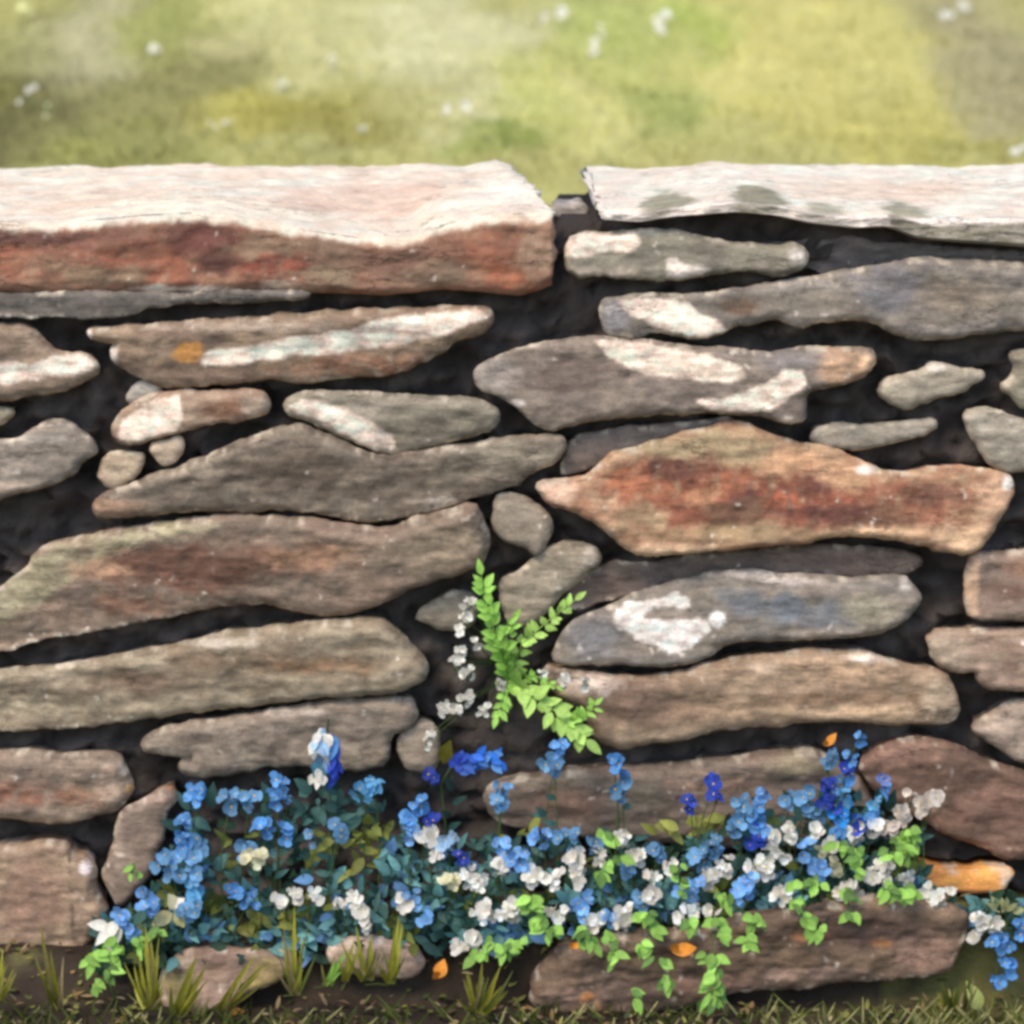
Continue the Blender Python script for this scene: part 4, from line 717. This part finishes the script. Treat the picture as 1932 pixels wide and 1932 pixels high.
sprig('dense lime leaf patch trailing down the base stone to the ground', [(1222, 1730), (1228, 1752), (1212, 1790), (1244, 1815), (1262, 1852)], n=4)
sprig('single lime leaf low on left of the base stone front', [(1196, 1888)], n=2, L=28, W=14, root=np.array(P(1205, 1925, -.18)), y=-.18)
sprig('lime leaves left of the bright blue flower at lower right', [(1282, 1650), (1290, 1680), (1300, 1740)], n=3)
sprig('lime leaves hanging below white blossom in front of base stone', [(1352, 1745), (1366, 1768)], n=4)
sprig('lime leaves hanging below the large bright blue flower', [(1364, 1690), (1425, 1735), (1410, 1780)], n=4)
sprig('long trailing lime sprig reaching lowest on the base stone', [(1345, 1815), (1356, 1840), (1350, 1868), (1340, 1890)], n=4, L=38, W=20, y=-.185)
sprig('lime leaves trailing in a string from the round white blossom', [(1512, 1672), (1540, 1668), (1503, 1705), (1520, 1735), (1538, 1758)], n=3)
sprig('lime leaves below the big white blossom on the base stone', [(1592, 1696), (1606, 1726)], n=4)
sprig('lime leaves under small white blossoms near orange stone', [(1672, 1678), (1702, 1684), (1716, 1692)], n=3)
sprig('lime leaves above the left tip of the orange stone', [(1690, 1612), (1700, 1588), (1718, 1570), (1712, 1610)], n=4, y=-.15)
sprig('lime leaves left of tall spike foot among white petals', [(1590, 1602), (1620, 1612), (1612, 1640)], n=4, y=-.15)
# orange leaves
def fallen(label, u, v, a, L, W, y=-.17, col=ORNG):
    g = G(); p = P(u, v, y); leaf(g, p*0, (math.cos(a), -.2, math.sin(a)), L*PX, W*PX, col, bend=.8, shape=1.3)
    leaf(g, p*0, (math.cos(a+.7), -.3, math.sin(a+.7)), L*.6*PX, W*.7*PX, col*.7, bend=-.5)
    o = g.obj('orange_leaf', M_LEAF); o.location = p; tag(o, label, 'leaf', 'small orange leaves')
fallen('orange leaf low at centre left under the white blossoms', 826, 1846, 1.3, 34, 26, -.15)
fallen('orange leaf on top left of the broad base stone', 1268, 1796, .3, 42, 26, -.185)
fallen('tiny orange leaf on left shoulder of the broad base stone', 1075, 1788, .4, 26, 12, -.185)
fallen('orange leaf tip above the faint grey-blue spike', 1558, 1408, 1.0, 28, 16, -.11)
fallen('tiny orange leaf on the ground below the small mossy stone', 432, 1910, .2, 26, 14, -.19)

# ------------------------------------------------------------------ fern and white flowers in the crevice
def frond(t, org, pts, n, L0, L1, col, y=-.05):
    p = [P(u, v, yy) for u, v, yy in pts]; q = []
    for i in range(len(p)-1):
        for s in np.linspace(0, 1, 12, endpoint=False): q.append(p[i]*(1-s)+p[i+1]*s)
    q.append(p[-1]); g = G(); tube(g, q, .0013, .0006, col*.9)
    for k in range(n):
        f = (k+.6)/n; i = int(f*(len(q)-2)); d = unit(q[i+1]-q[i]); s = unit(np.cross(d, (0, 1, 0))); LL = (L0+(L1-L0)*f)*PX
        for sg in (-1, 1, random.choice((-1, 1))):
            leaf(g, q[i]+RS.normal(size=3)*.0015, s*sg*random.uniform(.3, 1)+d*random.uniform(.2, 1)+np.array([0, random.uniform(-.5, .2), 0]), LL*random.uniform(.6, 1.25), LL*random.uniform(.45, .75), col*random.uniform(.85, 1.15), bend=.2)
    leaf(g, q[-1], unit(q[-1]-q[-4]), L1*PX*1.3, L1*PX*.6, col)
    g.obj('frond', M_LEAF, t, org)
def fern():
    org = P(962, 1275, .03); t = thing('fern', 'bright green fern growing from the crevice at the centre of the wall', 'fern', org)
    frond(t, org, [(962, 1275, .02), (945, 1225, -.045), (922, 1160, -.06), (908, 1085, -.065)], 13, 34, 24, LIME)
    frond(t, org, [(962, 1275, .02), (950, 1210, -.05), (970, 1170, -.06)], 5, 26, 20, LIME)
    frond(t, org, [(962, 1275, .02), (985, 1215, -.05), (1030, 1175, -.06), (1085, 1132, -.065)], 10, 28, 20, LIME2)
    frond(t, org, [(962, 1275, .02), (985, 1300, -.05), (1045, 1340, -.065), (1105, 1395, -.07)], 14, 36, 32, LIME2)
    frond(t, org, [(962, 1275, .02), (950, 1310, -.05), (938, 1350, -.06)], 6, 26, 20, LIME)
    frond(t, org, [(962, 1275, .02), (1010, 1275, -.05), (1050, 1295, -.06)], 5, 18, 14, LIME)
    frond(t, org, [(1070, 1365, -.065), (1100, 1350, -.07), (1122, 1330, -.07)], 5, 22, 16, LIME)
fern()
def crevice_white(label, heads, src):
    org = P(*src, .02); t = thing('white_flower', label, 'flower', org, 'white flowers hanging from the crevice around the fern'); st = G()
    for u, v, r, n in heads:
        hp = flower_head(t, org, u, v, r, L_((222, 216, 202), .92), EYEW, n+1, y=-.055, br=8); tube(st, stem_pts(org, hp+np.array([0, .01, 0])), .0009, .0006, STEMC)
    st.obj('stem', M_LEAF, t, org)
crevice_white('pale lilac-white flowers left of the upright fern frond', [(885, 1140, 14, 4), (876, 1170, 12, 3), (868, 1185, 8, 2)], (930, 1220))
crevice_white('white flower cluster beside the dark hole left of the fern', [(866, 1232, 12, 3), (884, 1268, 14, 4), (858, 1250, 10, 2), (898, 1212, 9, 2)], (930, 1250))
crevice_white('white flower cluster below and left of the fern', [(882, 1318, 15, 4), (914, 1338, 15, 4), (864, 1340, 11, 3), (944, 1286, 9, 2)], (940, 1290))
crevice_white('thin white flower strand hanging over the small upright stone', [(836, 1338, 11, 3), (812, 1388, 11, 3), (806, 1402, 8, 2)], (900, 1310))
crevice_white('white flowers at the left tip of the long tan stone', [(1062, 1286, 11, 3), (1024, 1272, 9, 2), (1104, 1284, 10, 2)], (1000, 1275))

# ------------------------------------------------------------------ grass blades at the foot
def tuft(label, blades, col, u, v, y=-.19, W=9):
    org = P(u, v, y); org = np.array([org[0], y, org[2]]); t = G()
    for (u0, v0, u1, v1) in blades:
        b = P(u0, v0, y); blade(t, b-org, P(u1, v1, y-.01)-org, W*PX*1.15, col*random.uniform(.85, 1.15))
        for k in range(5):
            f = random.uniform(.3, .95); q = P(u0+(u1-u0)*f+random.uniform(-34, 34), v0+(v1-v0)*f, y-random.uniform(-.02, .03))
            blade(t, b-org+np.array([random.uniform(-.004, .004), random.uniform(-.004, .004), 0]), q-org, W*PX*random.uniform(.35, .7), random.choice((col, col*.7, OLIVE, MOSS*1.3, L_((170, 150, 104), .8)))*random.uniform(.8, 1.15), sag=random.uniform(.1, .8))
    tube(t, [P(u-22, v+4, y)-org, P(u, v+1, y)-org, P(u+22, v+4, y)-org], .0012, .0012, MOSS*.6)
    o = t.obj('grass_tuft', M_LEAF); o.location = org; tag(o, label, 'grass', 'grass tufts at the foot of the wall')
tuft('olive grass blades left of the small mossy stone', [(290, 1905, 275, 1745), (300, 1900, 285, 1770), (280, 1900, 262, 1800), (285, 1902, 300, 1800), (276, 1902, 268, 1830)], YEL, 288, 1905)
tuft('two olive blades leaning over the front of the small mossy stone', [(330, 1915, 372, 1800), (336, 1915, 390, 1820), (415, 1905, 480, 1800), (420, 1905, 500, 1815)], OLIVE, 370, 1915, -.2, 14)
tuft('single olive grass blade near lower left corner', [(105, 1905, 78, 1740), (112, 1905, 96, 1790)], OLIVE*.9, 105, 1905)
tuft('yellow-green blades at the extreme lower left corner', [(-4, 1890, 6, 1790), (-10, 1890, -2, 1800)], YEL, -4, 1890)
tuft('upright yellow-green blade right of the small mossy stone', [(555, 1875, 556, 1710), (560, 1876, 572, 1770), (552, 1876, 546, 1800)], YEL, 556, 1876)
tuft('bright green blade rising left of the low pinkish stone', [(612, 1860, 655, 1790), (620, 1858, 648, 1800)], LIME, 614, 1860)
tuft('olive blades crossing the low pinkish stone', [(690, 1850, 672, 1745), (700, 1850, 700, 1760), (740, 1855, 752, 1730), (735, 1855, 744, 1760), (650, 1850, 668, 1772)], YEL, 710, 1855)
tuft('thin yellow blades at centre bottom by the orange leaf', [(896, 1908, 880, 1830), (905, 1910, 945, 1820), (910, 1912, 935, 1850), (900, 1910, 910, 1812)], OLIVE, 904, 1908)
tuft('short dark blades between the base stone and the right corner clump', [(1790, 1905, 1775, 1850), (1800, 1905, 1812, 1850), (1820, 1905, 1830, 1835)], MOSS, 1800, 1905)
def pointed_leaf():
    g = G(); p = P(1850, 1905, -.19); leaf(g, p*0, (-.45, -.35, 1), 66*PX, 30*PX, L_((200, 204, 120), .9)); o = g.obj('broad_leaf', M_LEAF); o.location = p
    tag(o, 'single pale yellow-green pointed leaf near the lower right corner', 'leaf')
pointed_leaf()

# ------------------------------------------------------------------ undergrowth (uncountable)
def undergrowth():
    g = G(); top = curve([(180, 1760), (300, 1690), (340, 1520), (420, 1500), (640, 1490), (760, 1530), (860, 1590), (1000, 1570), (1100, 1600), (1250, 1560), (1400, 1530), (1560, 1500), (1680, 1500), (1740, 1600), (1800, 1690), (1820, 1730), (1850, 1700), (2000, 1690)])
    for k in range(4000):
        u = random.uniform(190, 1990); vt = float(top(u)); vb = float(rootv(u))+30
        if 1745 < u < 1820: continue
        q = random.random(); v = vb+(vt-vb)*q**1.25
        y = -.055-.085*random.random()*(1-.5*q)
        if 380 < u < 490 and 1515 < v < 1600 and random.random() < .7: continue
        if 780 < u < 900 and v < 1580: continue
        if random.random() < (.5 if u < 760 else .62) and q > .45: continue
        n = noise(np.array([[u*.008, v*.012, 3.]]))[0]; n2 = noise(np.array([[u*.01, v*.015, 9.]]))[0]
        c = TEAL*.9 if n < .1 else DKG*1.1
        if any(((u-a)/ra)**2+((v-b)/rb)**2 < random.uniform(.6, 1.2) for a, b, ra, rb in ((655, 1610, 80, 36), (960, 1562, 90, 26), (1310, 1556, 90, 26), (500, 1745, 90, 20))): c = L_((140, 140, 66), .95)
        elif n2 > .26: c = MOSS*1.15
        elif (n2 < -.12 and v > 1590) or (580 < u < 850 and 1630 < v < 1730 and random.random() < .6): c = L_((104, 152, 150), .9) if random.random() < .7 else L_((96, 136, 176), .9)
        leaf(g, P(u, v, y), (random.uniform(-1, 1), random.uniform(-.8, .1), random.uniform(-.5, 1)), random.uniform(.010, .034), random.uniform(.006, .016), c*random.uniform(.65, 1.4))
    o = g.obj('undergrowth', M_LEAF); o['kind'] = 'stuff'; o['label'] = 'dense dark teal and olive leaves filling the flower bed'; o['category'] = 'undergrowth'
undergrowth()
def foot_grass():
    g = G()
    for k in range(7500):
        x = random.uniform(-.85, .85); y = random.uniform(-.75, -.17); d = sstep(.1, .65, np.array([x]))[0]
        if random.random() > .42+.58*d: continue
        z = GZ+.004; L = random.uniform(.008, .034); b = np.array([x, y, z]); c = (L_((178, 172, 112), .9) if random.random() < .5 else MOSS*1.4)
        blade(g, b, b+np.array([random.uniform(-1.1, 1.1)*L, random.uniform(-.8, .3)*L, L]), random.uniform(.0015, .004), (c if d > .3 or random.random() < .3 else MOSS*.7)*random.uniform(.7, 1.2))
    o = g.obj('ground_grass', M_LEAF); o['kind'] = 'stuff'; o['label'] = 'short mossy grass covering the ground at the foot of the wall'; o['category'] = 'grass'
foot_grass()
def litter():
    g = G(); pal = [L_((150, 128, 92)), L_((120, 98, 70)), L_((140, 136, 70)), L_((96, 104, 52)), L_((146, 116, 72)), L_((84, 72, 58)), L_((70, 84, 44)), L_((166, 150, 112))]
    for k in range(2600):
        x = random.uniform(-.8, .8); y = random.uniform(-.5, -.04); z = float(np.interp(x, XB, ZB)) if False else GZ
        z = float(ground_z(np.array([x]), np.array([y]))[0])+random.uniform(.001, .006)
        leaf(g, (x, y, z), (random.uniform(-1, 1), random.uniform(-1, 1), random.uniform(-.1, .5)), random.uniform(.006, .018), random.uniform(.003, .008), random.choice(pal)*random.uniform(.6, 1.1), nrm=(0, -.3, 1), bend=random.uniform(-.5, .6))
    o = g.obj('leaf_litter', M_LEAF); o['kind'] = 'stuff'; o['label'] = 'dry brown and ochre leaf litter on the ground at the foot of the wall'; o['category'] = 'leaf litter'
litter()

# ------------------------------------------------------------------ meadow grass and flowers behind the wall
def meadow_grass():
    n = 46000; y = .75+6.2*RS.rand(n)**1.2; half = (y+4)*TH*1.35+.15; x = RS.uniform(-1, 1, n)*half
    z = ground_z(x, y)-.004; L = RS.uniform(.010, .032, n)*(1+.2*noise(np.c_[x*3, y*3, np.zeros(n)])); a = RS.uniform(0, 6.28, n); w = RS.uniform(.002, .0045, n)
    c = np.clip(meadow_col(x, y)*K_MEADOW*RS.uniform(.9, 1.1, (n, 1)), 0, .8)
    sx, sy = np.cos(a)*w, np.sin(a)*w; lx, ly = RS.normal(size=n)*L*.45, RS.normal(size=n)*L*.45
    V = np.stack([np.c_[x-sx, y-sy, z], np.c_[x+sx, y+sy, z], np.c_[x+sx*.7+lx*.4, y+sy*.7+ly*.4, z+L*.6], np.c_[x-sx*.7+lx*.4, y-sy*.7+ly*.4, z+L*.6], np.c_[x+lx, y+ly, z+L]], 1).reshape(-1, 3)
    F = []
    for i in range(n): k = i*5; F += [(k, k+1, k+2, k+3), (k+3, k+2, k+4)]
    o = mesh_obj('meadow_grass', V, F, np.repeat(c, 5, 0), M_LEAF); o['kind'] = 'stuff'; o['label'] = 'blurred yellow-green meadow grass behind the wall'; o['category'] = 'grass'
meadow_grass()
MG = 'white flowers scattered in the meadow behind the wall'
def meadow_flower(label, u, v, r, col=WHT):
    p = ground_hit(u, v); p = CAM+(p-CAM)*.985; bz = float(ground_z(np.array([p[0]]), np.array([p[1]]))[0]); org = np.array([p[0], p[1], bz])
    t = thing('meadow_flower', label, 'flower', org, MG); s = G(); tube(s, stem_pts(org, p, .1, 4), .001, .0008, STEMC*1.5); s.obj('stem', M_LEAF, t, org)
    g = G(); k = np.linalg.norm(p-CAM)/4.1
    for i in range(2): bloom(g, p+RS.normal(size=3)*.005*k, (-.1+random.uniform(-.5, .5), -1, random.uniform(.3, .9)), r*.72*PX*k*random.uniform(.6, 1.1), col, EYEW)
    g.obj('flower_head', M_PETAL, t, org)
for a in [('white meadow flower highest above the left part of left capstone', 290, 86, 15), ('pale yellow meadow flower above the middle of left capstone', 540, 158, 17, L_((226, 224, 190))),
          ('faint white meadow flower, upper left of centre', 624, 112, 11), ('larger white meadow flower nearest the right end of left capstone', 880, 200, 13), ('small white meadow flower left beside the larger one', 842, 214, 10),
          ('small white meadow flower low above the left capstone', 682, 234, 10), ('left of two tiny meadow flowers low above left capstone', 400, 236, 9, L_((230, 222, 180))), ('right of two tiny meadow flowers low above left capstone', 432, 232, 8),
          ('white meadow flower at far left, middle height', 56, 172, 10), ('tiny pale meadow flower at far left, lower one', 36, 200, 8), ('tiny pale meadow flower right of the lower far left one', 88, 200, 9, L_((206, 216, 160))),
          ('yellowish meadow flower in the upper left corner', 46, 16, 11, L_((222, 220, 160))), ('white meadow flower highest at the centre top', 1046, 30, 17), ('tiny white meadow flower left of the centre top one', 1012, 38, 9),
          ('white meadow flower above the notch between capstones', 1131, 92, 14), ('small white meadow flower just above that over the notch', 1126, 60, 9), ('largest white meadow flower above the right capstone', 1256, 44, 17),
          ('white meadow flower tucked beneath the largest one', 1246, 66, 13), ('right-hand of two white meadow flowers at top right', 1808, 14, 12), ('left-hand of two white meadow flowers at top right', 1792, 26, 11), ('white meadow flower at right edge just above the capstone', 1931, 278, 15)]:
    meadow_flower(*a)

# ------------------------------------------------------------------ light, camera, render
SUN_EL, SUN_AZ = math.radians(52), math.radians(-32)        # azimuth from -y (towards the camera), negative = left
w = bpy.data.worlds.new('World'); scene.world = w; w.use_nodes = True; nt = w.node_tree
sky = nt.nodes.new('ShaderNodeTexSky'); sky.sky_type = 'NISHITA'; sky.sun_disc = False; sky.sun_elevation = SUN_EL
dvec = Vector((math.sin(SUN_AZ)*math.cos(SUN_EL), -math.cos(SUN_AZ)*math.cos(SUN_EL), math.sin(SUN_EL)))   # towards the sun
sky.sun_rotation = math.atan2(dvec.x, dvec.y)
bg = nt.nodes['Background']; nt.links.new(sky.outputs[0], bg.inputs[0]); bg.inputs[1].default_value = .145
sl = bpy.data.lights.new('sun', 'SUN'); sl.energy = 1.2; sl.angle = math.radians(20); sl.color = (1, .86, .64)
so = bpy.data.objects.new('sun', sl); COL.objects.link(so); so.rotation_euler = (-dvec).to_track_quat('-Z', 'Y').to_euler(); so.location = (-3, -5, 6)
cd = bpy.data.cameras.new('camera'); co = bpy.data.objects.new('camera', cd); COL.objects.link(co); scene.camera = co
co.location = CAM; co.rotation_euler = (math.pi/2-PITCH, 0, 0); cd.sensor_width = 36; cd.lens = 18/TH; cd.clip_end = 2000; cd.clip_start = .05
cd.dof.use_dof = True; cd.dof.focus_distance = 4.02; cd.dof.aperture_fstop = 4.0
scene.render.engine = 'CYCLES'; scene.render.resolution_x = scene.render.resolution_y = 1024
scene.view_settings.view_transform = 'Standard'; scene.view_settings.look = 'None'; scene.view_settings.exposure = 1.12; scene.view_settings.gamma = 1
scene.cycles.filter_width = 3.3; scene.cycles.max_bounces = 6
